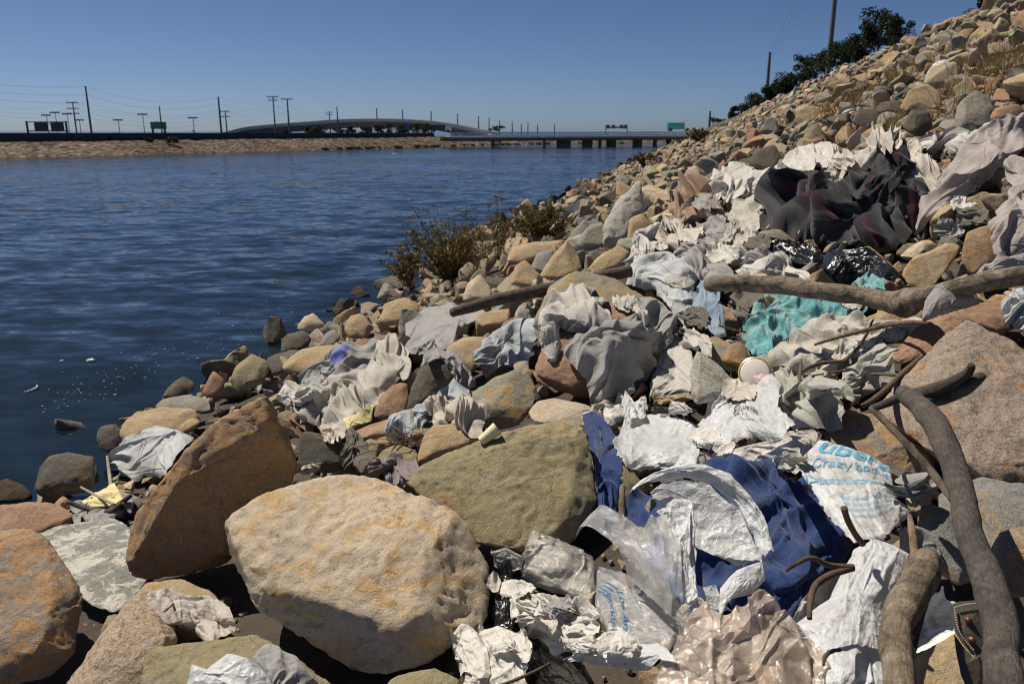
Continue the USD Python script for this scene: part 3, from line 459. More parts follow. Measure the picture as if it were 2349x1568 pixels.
ROCKS = [
 # material | label | outline | options
 ('cream', 'biggest boulder, cream and ochre, rounded, in the foreground', '497 1240 520 1195 545 1172 590 1150 640 1110 720 1082 800 1070 870 1075 925 1100 1000 1140 1060 1180 1095 1225 1112 1265 1135 1295 1138 1375 1120 1430 1040 1482 960 1530 860 1555 800 1545 730 1502 680 1472 620 1430 560 1380 525 1345 500 1300',
  dict(tilt=.75, thick=.5, ridge=[(600, 1300, .10), (700, 1150, .07), (850, 1130, .07), (1000, 1200, .08), (1060, 1300, .12), (985, 1385, .15), (880, 1470, .13), (760, 1440, .12), (650, 1380, .12), (800, 1300, .13), (560, 1260, .06), (930, 1290, .13)])),
 ('brown', 'large upright dark brown boulder with a sunlit left edge', '283 1215 287 1185 320 1150 400 1060 480 985 540 920 575 893 615 895 645 925 665 960 680 1000 690 1065 660 1140 600 1220 520 1290 440 1312 330 1326 300 1320 283 1290',
  dict(tilt=-.35, thick=.5, ridge=[(318, 1200, .05), (385, 1125, .09), (475, 1040, .10), (585, 945, .09), (610, 925, .07), (400, 1290, .0), (640, 1000, .05)])),
 ('olive', 'large olive grey slab with a flat sunlit face beside the blue cloth', '930 1105 960 1070 1010 1042 1100 1005 1230 960 1310 944 1332 955 1345 985 1365 1060 1372 1140 1345 1185 1320 1245 1265 1275 1200 1290 1140 1290 1085 1235 1000 1160',
  dict(tilt=.85, thick=.45, ridge=[(975, 1100, .03), (1120, 1035, .05), (1290, 985, .06), (1320, 1090, .07), (1290, 1210, .06), (1200, 1250, .06), (1150, 1120, .08)])),
 ('orange', 'rust orange boulder with a crusty grey right side at the left edge', '-70 1225 0 1212 60 1212 108 1232 135 1270 150 1310 180 1350 187 1400 175 1500 140 1545 100 1562 30 1570 -70 1560',
  dict(tilt=.75, thick=.45, ridge=[(-20, 1250, .06), (70, 1250, .06), (120, 1330, .10), (125, 1430, .12), (70, 1500, .10), (-40, 1450, .1), (160, 1400, .05)])),
 ('lichen', 'flat grey slab blotched with white lichen between the orange and brown boulders', '80 1228 140 1205 200 1192 255 1183 290 1200 330 1270 350 1330 320 1365 255 1425 200 1400 150 1330', dict(tilt=2.6, thick=.45, bulge=.03, dt=.02)),
 ('speck', 'speckled tan wedge shaped rock left of the bottom centre', '305 1365 345 1348 400 1440 410 1470 340 1480 320 1520 330 1640 100 1640 150 1560 200 1500 250 1430', dict(tilt=.8, ridge=[(310, 1400, .06), (380, 1462, .07), (280, 1470, .09), (180, 1560, .09), (290, 1600, .09)])),
 ('tan', 'rounded tan rock tucked under the brown boulder', '290 1380 335 1335 410 1322 480 1350 512 1385 505 1450 420 1475 350 1420', dict(tilt=1.2)),
 ('olive', 'low grey olive rock at the bottom edge', '318 1510 345 1482 420 1470 500 1465 590 1455 620 1480 700 1520 770 1575 760 1650 310 1650', dict(tilt=1.0, ridge=[(350, 1510, .04), (580, 1480, .05), (680, 1540, .05), (500, 1560, .1), (380, 1590, .08)])),
 ('redbrown', 'pinkish brown rock cut by the left edge', '-60 1165 0 1155 60 1149 130 1155 178 1182 162 1212 100 1228 -60 1232', dict(tilt=1.1)),
 ('dark', 'dark brown grey block by the waterline at left', '75 1115 88 1075 112 1038 160 1033 222 1046 225 1090 205 1128 110 1146 78 1142', dict(tilt=.5)),
 ('wet', 'dark wet rock with a pale streak at the left edge by the water', '-25 1115 15 1096 58 1110 77 1135 55 1152 -25 1155', dict(tilt=.8)),
 ('tan', 'long tan slab under the jeans at the waterline', '270 1005 280 965 310 942 370 930 440 935 467 962 430 985 370 1010 300 1045', dict(tilt=1.0)),
 ('tan', 'small flat tan rock right of the long tan slab', '380 995 402 973 440 953 467 965 440 990 400 1002', dict(tilt=.9, dt=-.05)),
 ('dark', 'dark grey rock left of the long tan slab', '217 1000 228 975 268 968 285 990 265 1042 230 1035', dict(tilt=.5)),
 ('olive', 'light olive boulder standing at the waterline above the dark flat rock', '525 872 540 838 580 808 612 822 622 850 600 882 560 898 530 890', dict(tilt=.6)),
 ('dark', 'dark grey rounded rock at the waterline left of the small red rock', '370 912 390 880 420 862 450 876 442 900 400 917', dict(tilt=.6)),
 ('redbrown', 'small reddish pointed rock at the waterline', '462 905 475 868 490 846 515 870 514 905 480 917', dict(tilt=.4)),
 ('grey', 'grey green slab at the waterline left of the brown boulder tip', '348 938 370 914 430 902 482 914 492 940 440 952', dict(tilt=1.0)),
 ('dark', 'dark flat rock tucked beside the light olive boulder', '585 862 598 835 650 830 648 856 600 872', dict(tilt=.9)),
 ('cream', 'pale layered rock standing out of the water', '678 750 695 725 720 717 748 745 722 762 690 764', dict(tilt=.5)),
 ('dark', 'dark pitted round rock at the waterline', '641 792 655 765 700 757 717 777 705 802 670 810 645 807', dict(tilt=.6)),
 ('tan', 'tan block at the waterline right of the pale layered rock', '788 755 800 722 835 717 862 745 847 775 800 778', dict(tilt=.6)),
 ('tan', 'broad tan slab above the light olive boulder', '640 848 650 820 700 795 760 788 812 800 822 832 760 852 690 858', dict(tilt=1.2)),
 ('grey', 'grey wedge behind the broad tan slab', '730 795 745 764 768 752 785 775 765 800', dict(tilt=.6)),
 ('tan', 'tan boulder with brown patches above the grey trousers', '862 738 885 694 930 678 968 700 948 742 890 750', dict(tilt=.7)),
 ('dark', 'tall dark speckled rock capped with a grey cloth', '930 955 943 885 965 838 1000 803 1040 828 1056 880 1042 925 1000 945', dict(tilt=.35)),
 ('redbrown', 'brick red rock left of the tall speckled rock', '852 955 870 908 900 880 937 872 940 945 890 970', dict(tilt=.7)),
 ('green', 'grey green boulder with an orange right face below the pale jeans', '1062 932 1080 898 1130 864 1190 843 1217 850 1238 890 1217 942 1190 975 1130 990 1088 962', dict(tilt=.8, ridge=[(1085, 920, .03), (1180, 862, .05), (1130, 930, .08), (1200, 930, .04), (1130, 965, .05)])),
 ('cream', 'flat cream coloured stone below the red boulder', '1203 948 1215 924 1270 911 1350 924 1372 948 1350 980 1215 978', dict(tilt=1.3)),
 ('tan', 'tan wedge with orange patches under the beige socks', '952 1062 968 1000 995 974 1060 970 1122 990 1092 1022 1010 1054 975 1075', dict(tilt=.8)),
 ('dark', 'dark slate rock behind the biggest boulder', '680 1070 688 988 740 990 792 1020 805 1070 750 1090', dict(tilt=.4)),
 ('olive', 'rounded olive stone behind the purple rag', '858 1070 870 1034 910 1017 957 1030 964 1065 900 1082', dict(tilt=.9)),
 ('green', 'big grey green boulder behind the grey fleece', '1218 750 1230 690 1250 652 1300 628 1350 619 1420 638 1470 668 1502 702 1525 765 1420 830 1240 800', dict(tilt=.9, thick=.4, ridge=[(1250, 710, .05), (1300, 660, .06), (1400, 660, .07), (1480, 730, .06), (1350, 720, .1)])),
 ('redbrown', 'red brown boulder under the grey fleece', '1222 845 1240 795 1290 730 1400 690 1442 690 1470 800 1450 870 1390 905 1330 918 1278 903 1233 882', dict(tilt=.7, ridge=[(1250, 845, .06), (1300, 760, .08), (1410, 715, .06), (1420, 840, .14), (1330, 880, .1), (1330, 820, .14)])),
 ('tan', 'orange brown stone left of the pale jeans', '1012 820 1030 785 1080 764 1132 770 1125 812 1090 855 1040 848', dict(tilt=.8)),
 ('redbrown', 'dark reddish rock under the left end of the broken log', '1135 785 1150 740 1180 724 1228 735 1224 778 1160 796', dict(tilt=.4)),
 ('white', 'small pale cone shaped stone under the broken log', '1173 748 1185 705 1205 689 1227 715 1227 754', dict(tilt=.4, dt=-.1)),
 ('white', 'pale granite wedge right of the grey fleece', '1583 905 1580 850 1598 798 1640 828 1692 880 1665 915 1590 930', dict(tilt=.6)),
 ('green', 'tan stone with orange flecks beside the white sleeve', '1600 785 1640 770 1692 795 1708 832 1682 858 1640 840', dict(tilt=1.0)),
 ('redbrown', 'long reddish slab lying against the big pink rock', '2033 800 2060 773 2140 728 2230 694 2300 688 2338 710 2335 760 2230 775 2110 832 2050 840', dict(tilt=.9)),
 ('pink', 'huge pinkish speckled rock with a peaked top at the right', '1990 935 2050 880 2100 830 2160 770 2215 727 2260 742 2349 795 2440 850 2440 1110 2300 1112 2200 1105 2130 1070 2070 990', dict(tilt=1.15, thick=.4, ridge=[(2030, 940, .04), (2218, 765, .04), (2420, 900, .05), (2420, 1060, .06), (2230, 1060, .07), (2120, 1000, .05), (2230, 920, .06)])),
 ('orange', 'orange block below the dark forked branch', '1885 1015 1905 940 1930 929 2040 944 2125 970 2155 1015 2140 1100 2090 1125 2000 1070 1890 1045', dict(tilt=.8, ridge=[(1915, 975, .04), (2030, 965, .05), (2120, 1010, .06), (2080, 1080, .08), (1960, 1030, .08)])),
 ('grey', 'smooth grey slab under the thick curved branch at right', '2120 1185 2140 1112 2250 1090 2420 1120 2420 1290 2290 1270 2200 1290 2150 1250', dict(tilt=1.3)),
 ('orange', 'pale orange rock at the right edge', '2272 1265 2290 1220 2340 1203 2440 1215 2440 1430 2310 1400 2278 1340', dict(tilt=.7, dt=-.12)),
 ('grey', 'shaded grey rock beside the peeled stick', '2085 1240 2110 1155 2170 1150 2235 1240 2250 1330 2190 1350 2120 1300', dict(tilt=.7)),
 ('tan', 'yellow tan stone at the bottom right between the trunk and the leather boot', '2085 1520 2140 1480 2195 1448 2285 1555 2290 1650 2070 1650', dict(tilt=1.0, dt=-.05)),
 ('white', 'tall upright grey tan rock standing at mid bank', '1378 570 1385 512 1420 450 1470 412 1480 490 1472 530 1432 580', dict(tilt=.45, rough=2.2, ridge=[(1400, 530, .08), (1425, 465, .1), (1468, 440, .05), (1435, 540, .12)])),
 ('grey', 'dark grey foot stone left of the tall upright rock', '1318 565 1345 514 1386 508 1394 560 1350 580', dict(tilt=.5, dt=-.1)),
 ('tan', 'rusty grey stone right of the foot of the tall upright rock', '1434 565 1442 500 1480 484 1502 530 1482 572', dict(tilt=.5, dt=-.15)),
 ('tan', 'tan stone with a brown notch below the dark crevice', '1232 642 1260 590 1300 549 1332 580 1338 622 1290 655', dict(tilt=.6)),
 ('grey', 'blue grey rock left of the notched tan stone', '1212 622 1230 580 1270 571 1278 592 1252 632', dict(tilt=.7)),
 ('tan', 'round topped tan stone below the blue grey rock', '1168 655 1180 610 1205 591 1242 632 1232 666', dict(tilt=.6)),
 ('cream', 'pale beige rock above the broken log', '1058 692 1075 640 1100 624 1130 664 1124 692', dict(tilt=.6)),
 ('green', 'grey green pointed stone beside the weeds', '1048 622 1075 596 1097 616 1084 644 1054 646', dict(tilt=.5)),
 ('tan', 'tan and rust stone behind the white knotted shirt', '1342 622 1370 585 1420 560 1448 575 1434 614 1382 630', dict(tilt=.7)),
 ('grey', 'rounded pinkish grey stone near the weeds', '1162 565 1190 530 1225 528 1248 545 1244 568', dict(tilt=.7)),
 ('tan', 'long tan rock behind the round topped stone', '1152 600 1170 565 1240 552 1300 548 1290 580 1200 606', dict(tilt=1.0)),
 ('tan', 'yellow tan boulder right of the black bin bag', '2058 640 2090 590 2170 554 2204 560 2198 602 2152 655 2085 664', dict(tilt=.7)),
 ('brown', 'shaded brown rock under the mauve jacket', '2203 590 2215 530 2290 508 2340 560 2300 620 2220 632', dict(tilt=.5)),
 ('grey', 'tall blue grey rock on the upper slope at right', '2183 295 2195 230 2240 204 2275 230 2294 270 2265 305 2210 306', dict(tilt=.6)),
 ('dark', 'dark grey rock left of the tall blue grey rock', '2062 295 2090 250 2130 254 2145 290 2112 318', dict(tilt=.6)),
 ('painted', 'round whitish rock high on the slope', '2118 180 2140 145 2170 134 2198 155 2184 185 2140 196', dict(tilt=.7)),
 ('dark', 'dark mossy boulder behind the white shirts', '1712 380 1735 334 1775 328 1800 368 1775 402', dict(tilt=.6)),
 ('painted', 'white stained stone above the dark plaid shirt', '1985 355 2010 325 2045 320 2060 345 2032 370', dict(tilt=.7)),
 ('green', 'speckled stone showing under the dark plaid shirt', '1718 565 1740 530 1790 523 1838 562 1745 582', dict(tilt=.7)),
 ('tan', 'orange tan stone under the knot of the long log', '2000 760 2010 705 2080 690 2120 720 2118 780 2040 790', dict(tilt=.5)),
 ('brown', 'small dark brown stone left of the teal cloth', '1655 830 1668 790 1700 780 1722 815 1715 850', dict(tilt=.6)),
 ('redbrown', 'dull red flat stone beside the dry twigs', '790 1000 820 980 900 955 965 965 950 985 830 1012', dict(tilt=1.4)),
 ('cream', 'pale flat stone above the white sleeve pile', '2245 310 2270 283 2330 276 2349 290 2345 318 2290 325', dict(tilt=.9)),
 ('tan', 'tan rock on the upper slope below the round whitish rock', '2060 250 2085 205 2130 190 2165 215 2160 250 2100 262', dict(tilt=.7)),
 ('dark', 'dark block on the slope below the crest trees', '1950 282 1962 250 2010 246 2030 280 1990 300', dict(tilt=.6)),
 ('redbrown', 'pink brown angular rock at the upper right edge', '2262 275 2280 248 2330 236 2360 262 2340 292', dict(tilt=.7)),
 ('olive', 'bottom stone between the biggest boulder and the torn white bag', '860 1600 900 1550 1000 1530 1060 1560 1070 1640 870 1640', dict(tilt=1.0)),
]
for mt, lb_, poly, o_ in ROCKS: stone(mt, lb_, pts(poly), **o_)

import re
SHORT = [' '.join(re.split(r',| (?:in|at|by|beside|under|left|right|between|below|above|behind|tucked|against|with|cut|lying|standing|high|capped|showing|leaning|out|near) ', r[1])[0].split()[:7]) for r in ROCKS]; used_l = set()
# ---------------------------------------------------------------- the stones between them: about 300 of their own, the rest as stuff
rs = np.random.default_rng(77)
PAL = [('tan', 'tan'), ('cream', 'cream'), ('grey', 'grey'), ('green', 'grey green'), ('redbrown', 'reddish brown'), ('orange', 'orange'), ('pink', 'pinkish grey'), ('olive', 'olive'), ('dark', 'dark grey'), ('white', 'pale speckled')]
PW = np.array([.19, .07, .18, .16, .09, .07, .06, .10, .07, .03]); PW = PW/PW.sum()
def blob(rg, k=10):
    d = rg.normal(size=(k, 3)); d /= np.linalg.norm(d, axis=1, keepdims=True)
    return d*rg.uniform(.85, 1.25, (k, 1))*np.array([1.0, rg.uniform(.6, .95), rg.uniform(.45, .8)])
def fill_points(y0, y1, p0, p1, gap, seed):
    rg = np.random.default_rng(seed); n = int((y1-y0)*(p1-p0)/(gap*gap)*2.6); y = rg.uniform(y0, y1, n); p = rg.uniform(p0, p1, n)
    keep, grid = [], {}
    for i in range(n):
        a, b = int(y[i]/gap), int((p[i]+5)/gap); ok = True
        for da in (-1, 0, 1):
            for db in (-1, 0, 1):
                for j in grid.get((a+da, b+db), ()):
                    if (y[i]-y[j])**2+(p[i]-p[j])**2 < gap*gap: ok = False; break
        if ok: keep.append(i); grid.setdefault((a, b), []).append(i)
    return np.c_[shore_x(y[keep])+p[keep]/SHC, y[keep]]
cand = []
for (y0, y1, p0, p1, gap, s0, s1, sd) in ((.2, 12, -.35, 12, .17, .06, .12, 1), (.2, 12, -.3, 12, .32, .12, .24, 2), (7, 60, -.2, 16.7, .78, .30, .52, 3), (5, 44, -.3, 16.7, .46, .17, .30, 7), (6, 34, -.25, 16.6, .27, .08, .16, 4), (3, 20, 3.5, 15, .15, .045, .085, 8), (44, 90, -.25, 16.8, .55, .22, .36, 5), (60, 170, -.3, 17, 1.0, .4, .8, 6)):
    xy = fill_points(y0, y1, p0, p1, gap, sd); r = np.random.default_rng(sd+50); s = s0+(s1-s0)*r.random(len(xy))**1.6
    z = g(xy[:, 0], xy[:, 1])
    ins = (xy[:, 0] > HX0) & (xy[:, 0] < HX1) & (xy[:, 1] > HY0) & (xy[:, 1] < HY1)
    over = np.where(ins, hsample(xy[:, 0], xy[:, 1])-(z-.15), 0) > .06
    q = np.c_[xy, z-.15+s*.3, s][~over]
    cand.append(q)
cand = np.vstack(cand)
Qc = cand[:, :3]-C0; dep = Qc[:, 1]*cp-Qc[:, 2]*sp; upc = Qc[:, 1]*sp+Qc[:, 2]*cp
ppx = W/2+Qc[:, 0]/dep*FPX; ppy = Hh/2-upc/dep*FPX; prad = cand[:, 3]/dep*FPX
vis = (dep > .4) & (ppx > -60) & (ppx < W+60) & (ppy < Hh+80) & (ppy > -60)
cand, ppx, ppy, prad, dep = cand[vis], ppx[vis], ppy[vis], prad[vis], dep[vis]
order = np.argsort(-prad)
big = order[:230]; rest = order[230:]
for i in big:
    rg = np.random.default_rng(int(1000+i)); k = rg.choice(len(PAL), p=PW); x, y, z, s = cand[i]
    if perp(x, y) < .45: k = 8 if rg.random() < .75 else 7
    v = blob(rg, rg.integers(8, 13))*s; R = trimesh.transformations.random_rotation_matrix(rg.random(3))[:3, :3]
    v = (v@R.T)*[1, 1, .8]+[x, y, z]
    m = rough_stone(v, s/11, s*2, int(i) % 97, .9, 1, 10, .12); splat(m.vertices, m.faces)
    zone = 'at the waterline' if perp(x, y) < .5 else 'among the litter' if dep[i] < 4.5 else 'on the middle of the bank' if dep[i] < 8 else 'on the upper slope'
    lb_ = f'{"wet" if perp(x, y) < .25 else "loose"} {PAL[k][1]} stone {zone}'; gr_ = 'loose stones of the riprap bank: '+PAL[k][1]+' '+zone
    cc = [(np.hypot(*(pl_.mean(0)-(ppx[i], ppy[i]))), h_) for h_, (pl_, t_) in enumerate(hero_px) if abs(t_-dep[i]) < .35*dep[i]+.3]
    if cc and min(cc)[0] < 170:
        h_ = min(cc)[1]; dx_, dy_ = (ppx[i], ppy[i])-hero_px[h_][0].mean(0); w_ = SHORT[h_]
        dr = ('just above' if dy_ < 0 else 'just below') if abs(dy_) > 1.6*abs(dx_) else (('right of' if dx_ > 0 else 'left of') if abs(dx_) > 1.6*abs(dy_) else ('above and ' if dy_ < 0 else 'below and ')+('right of' if dx_ > 0 else 'left of'))
        l2 = f'{"bigger" if prad[i] > 34 else "middling" if prad[i] > 24 else "small"} {PAL[k][1]} stone {dr} the {w_}'
        if l2 not in used_l: lb_ = l2; used_l.add(l2); gr_ = 'loose stones between the larger rocks'
    obj('stone', m, RM[PAL[k][0]], None, smooth=True, label=lb_, category='stone', group=gr_)
def instancer(name, protos, mats, pos, scl, rgi, kind='stuff'):
    pi = UsdGeom.PointInstancer.Define(stage, numbered('/World', name)); base = str(pi.GetPath())
    paths = []
    for j, (v, f) in enumerate(protos):
        m = usdkit.mesh(stage, f'{base}/prototype_{j:03d}', (v, f), mats[j], smooth=True); paths.append(m.GetPath())
    pi.CreatePrototypesRel().SetTargets(paths); n = len(pos)
    idx = rgi.choice(len(protos), n, p=PROTO_W) if len(protos) == len(PROTO_W) else rgi.integers(0, len(protos), n)
    q = rgi.normal(size=(n, 4)); q /= np.linalg.norm(q, axis=1, keepdims=True)
    pi.CreateProtoIndicesAttr(Vt.IntArray.FromNumpy(idx.astype(np.int32))); pi.CreatePositionsAttr(Vt.Vec3fArray.FromNumpy(pos.astype(np.float32)))
    pi.CreateScalesAttr(Vt.Vec3fArray.FromNumpy(np.repeat(scl[:, None], 3, 1).astype(np.float32)))
    pi.CreateOrientationsAttr(Vt.QuathArray([Gf.Quath(float(a), float(b), float(c), float(d)) for a, b, c, d in q]))
    return tag(pi.GetPrim(), kind=kind)
protos, pm = [], []; PROTO_W = []
for j in range(24):
    rg = np.random.default_rng(300+j); k = j % len(PAL) if j < 10 else rg.choice(len(PAL), p=PW)
    m = rough_stone(blob(rg, rg.integers(8, 13)), .12, 2.0, j, .9, 1, 10, .13); protos.append((m.vertices, m.faces)); pm.append(RM[PAL[k][0]]); PROTO_W.append(PW[k])
PROTO_W = np.array(PROTO_W)/np.sum(PROTO_W)
wetp = perp(cand[rest, 0], cand[rest, 1]) < .42
tag(instancer('waterline_stones', [protos[i] for i in (0, 3, 6, 8)], [RM['wet'], RM['dark'], RM['wet'], RM['wet']], cand[rest[wetp], :3], cand[rest[wetp], 3], np.random.default_rng(8)), 'dark wet stones along the edge of the water', 'stones')
rest = rest[~wetp]
p_ = instancer('riprap_stones', protos, pm, cand[rest, :3], cand[rest, 3], np.random.default_rng(9)); tag(p_, 'mass of small and distant riprap stones covering the sloping bank', 'stones')
near = rest[dep[rest] < 12]
for i in near:                                   # raise the raster roughly where those lie
    x, y, z, s = cand[i]; a, b = int((x-HX0)/CELL), int((y-HY0)/CELL); r = int(s*.7/CELL)
    if a-r > 0 and b-r > 0 and a+r < HN[0] and b+r < HN[1]: HM[a-r:a+r, b-r:b+r] = np.maximum(HM[a-r:a+r, b-r:b+r], z+s*.35)

# pebbles and crumbs packed in the gaps between the near stones
xy = fill_points(.3, 5.5, 1.2, 8.5, .055, 61); rg = np.random.default_rng(62); sz_ = .012+.03*rg.random(len(xy))**2
zz_ = g(xy[:, 0], xy[:, 1])-.165; q = np.c_[xy, zz_+sz_*.3]; oc = hsample(xy[:, 0], xy[:, 1])-(zz_+.015) < .05
tag(instancer('pebbles', [protos[i] for i in (0, 1, 2, 4, 7, 8)], [pm[i] for i in (0, 1, 2, 4, 7, 8)], q[oc], sz_[oc], rg), 'small pebbles and crumbs packed between the near stones', 'pebbles')

# ---------------------------------------------------------------- cloth, plastic and paper: sheets crumpled by a small cloth solver
def fabric(name, col, dirt=(.30, .27, .23), amt=.5, weave=900.0, bump=.0012, rough=.92, sheen=.15, wr=.01):
    d = tuple(.55*a+.45*b for a, b in zip(col, dirt)); c3 = tuple(min(.9, a*1.12) for a in col)
    return mat(name, {'g': ('geometry', {}), 'n': ('noise_texture', {'scale': 9.0, 'detail': 8.0, 'roughness': .62}), 'r': ('rgb_ramp', {'ramp': [(.34, c3), (.5, col), (.5+.3*(1.1-amt), d)]}),
        'n2': ('noise_texture', {'scale': 60.0, 'detail': 4.0, 'roughness': .7}), 'r2': ('rgb_ramp', {'ramp': [(.3, (.84,)*3), (.6, (1.04,)*3)]}), 'x': ('mix_color', {'blend_type': 'multiply', 'fac': 1.0, 'use_clamp': False}),
        'w': ('noise_texture', {'scale': weave, 'detail': 2.0}), 'k': ('noise_texture', {'scale': 34.0, 'detail': 6.0, 'roughness': .6, 'distortion': .8}), 'bk': ('bump', {'strength': .7, 'distance': wr}), 'bw': ('bump', {'strength': .6, 'distance': bump}),
        'p': ('principled_bsdf', {'roughness': rough, 'specular_ior_level': .12, 'sheen_weight': sheen, 'sheen_roughness': .5})},
        [('g.position', 'n.vector'), ('g.position', 'n2.vector'), ('g.position', 'w.vector'), ('g.position', 'k.vector'), ('n.fac', 'r.fac'), ('n2.fac', 'r2.fac'), ('r.color', 'x.a'), ('r2.color', 'x.b'), ('x.result', 'p.base_color'), ('k.fac', 'bk.height'), ('bk.normal', 'bw.normal'), ('w.fac', 'bw.height'), ('bw.normal', 'p.normal')])
def film(name, col, rough=.35, trans=.25, dirt=(.45, .42, .37), amt=.3, bump=.010, spec=.5):
    """opaque to milky plastic film: crisp creases, a little light let through"""
    d = tuple(.4*a+.6*b for a, b in zip(col, dirt))
    return mat(name, {'g': ('geometry', {}), 'n': ('noise_texture', {'scale': 13.0, 'detail': 9.0, 'roughness': .65, 'distortion': .5}), 'r': ('rgb_ramp', {'ramp': [(.48, col), (.5+.3*(1.1-amt), d)]}),
        'v': ('voronoi_texture', {'scale': 24.0, 'feature': 'f1'}), 'm': ('mapping', {'scale': (1, 1.8, 1.2), 'rotation': (.4, .7, .2)}), 'k': ('noise_texture', {'scale': 30.0, 'detail': 5.0, 'roughness': .6, 'distortion': 1.5}), 'b1': ('bump', {'strength': .6, 'distance': bump}), 'b2': ('bump', {'strength': .7, 'distance': bump}),
        'p': ('principled_bsdf', {'roughness': rough, 'specular_ior_level': spec}), 't': ('translucent_bsdf', {}), 'x': ('mix_closure', {'fac': trans})},
        [('g.position', 'n.vector'), ('g.position', 'm.vector'), ('m.vector', 'v.vector'), ('g.position', 'k.vector'), ('n.fac', 'r.fac'), ('r.color', 'p.base_color'), ('r.color', 't.color'), ('v.distance', 'b1.height'), ('b1.normal', 'b2.normal'), ('k.fac', 'b2.height'), ('b2.normal', 'p.normal'), ('p.BSDF', 'x.closure1'), ('t.BSDF', 'x.closure2')], surface='x.closure')
def clear(name, tint=(.9, .9, .88), milk=(.62, .61, .58), mfac=.22, bump=.012):
    return mat(name, {'g': ('geometry', {}), 'k': ('noise_texture', {'scale': 26.0, 'detail': 6.0, 'roughness': .6, 'distortion': 1.5}), 'b': ('bump', {'strength': .9, 'distance': bump}), 'tr': ('transparent_bsdf', {'color': tint}), 'gl': ('glossy_bsdf', {'color': (.9, .9, .9), 'roughness': .13}),
        'df': ('diffuse_bsdf', {'color': milk}), 'n': ('noise_texture', {'scale': 8.0, 'detail': 8.0}), 'rn': ('rgb_ramp', {'ramp': [(.35, (mfac*.6,)*3), (.7, (min(1, mfac*1.7),)*3)]}), 'x1': ('mix_closure', {}), 'fr': ('fresnel', {'IOR': 1.5}), 'ma': ('math', {'math_type': 'multiply_add', 'value2': 1.3, 'value3': .05, 'use_clamp': True}), 'x2': ('mix_closure', {})},
        [('g.position', 'k.vector'), ('g.position', 'n.vector'), ('k.fac', 'b.height'), ('b.normal', 'gl.normal'), ('b.normal', 'fr.normal'), ('n.fac', 'rn.fac'), ('rn.color', 'x1.fac'), ('tr.BSDF', 'x1.closure1'), ('df.BSDF', 'x1.closure2'), ('fr.fac', 'ma.value1'), ('ma.value', 'x2.fac'), ('x1.closure', 'x2.closure1'), ('gl.BSDF', 'x2.closure2')], surface='x2.closure')
FM = {
    'fleece': fabric('grey_fleece', (.27, .265, .25), (.24, .23, .21), .4, 260.0, .006, 1.0, .5, .006), 'lining': fabric('white_jersey_lining', (.43, .41, .375), (.33, .30, .265), .6),
    'denim': fabric('faded_denim', (.34, .375, .395), (.52, .51, .48), .6), 'blue': fabric('blue_denim', (.20, .27, .34), (.36, .40, .43), .5), 'pale': fabric('bleached_denim', (.43, .445, .445), (.34, .37, .39), .6),
    'grey': fabric('grey_cotton', (.27, .265, .255), (.36, .35, .33), .5), 'dgrey': fabric('dark_olive_cotton', (.115, .105, .085), (.17, .15, .12), .5), 'mauve': fabric('mauve_grey_canvas', (.33, .29, .275), (.42, .38, .35), .5),
    'white': fabric('white_cotton', (.48, .465, .43), (.33, .30, .255), .65), 'cream': fabric('cream_cotton', (.41, .39, .34), (.31, .28, .23), .65), 'beige': fabric('beige_cotton', (.47, .43, .375), (.36, .31, .25), .6),
    'khaki': fabric('grey_green_cotton', (.35, .345, .30), (.45, .43, .38), .5), 'teal': fabric('teal_cotton', (.10, .28, .29), (.42, .50, .49), .85), 'royal': fabric('royal_blue_jersey', (.019, .040, .125), (.06, .075, .125), .45, 700.0, .0015, .95, .2),
    'purple': fabric('purple_grey_cotton', (.20, .165, .165), (.28, .24, .23), .5), 'black': fabric('black_cotton', (.03, .03, .034), (.07, .07, .07), .4), 'wool': fabric('brown_matted_wool', (.30, .20, .13), (.42, .36, .30), .7, 300.0, .008),
    'towel': fabric('dirty_terry_towel', (.56, .53, .49), (.10, .075, .05), .95, 220.0, .009, 1.0, .2), 'sock': fabric('beige_knit', (.45, .41, .35), (.33, .28, .22), .5, 250.0, .005),
    'bag': film('white_bag_plastic', (.66, .68, .69), .30, .24, (.50, .47, .43), .25), 'dbag': film('dirty_white_plastic', (.66, .64, .59), .5, .18, (.36, .32, .26), .6), 'bin': film('black_bag_plastic', (.009, .009, .010), .22, .0, (.03, .03, .03), .3, .004, .55),
    'hang': film('garment_bag_plastic', (.62, .64, .64), .45, .2, (.34, .30, .25), .85, .006), 'paper': film('crumpled_paper', (.44, .40, .36), .85, .05, (.34, .30, .26), .5, .006, .1), 'yellow': film('pale_yellow_card', (.66, .58, .30), .8, .05, (.55, .48, .3), .3, .004, .1), 'board': film('smudged_white_board', (.70, .69, .65), .6, 0.0, (.10, .10, .09), .8, .003, .2),
    'clear': clear('clear_polythene', (.95, .95, .94), (.78, .78, .76), .26, .016), 'milky': clear('milky_polythene', (.94, .93, .90), (.74, .71, .64), .38, .016), 'brownpaper': film('brown_paper', (.34, .26, .17), .85, .05, (.24, .17, .11), .5, .006, .1),
}
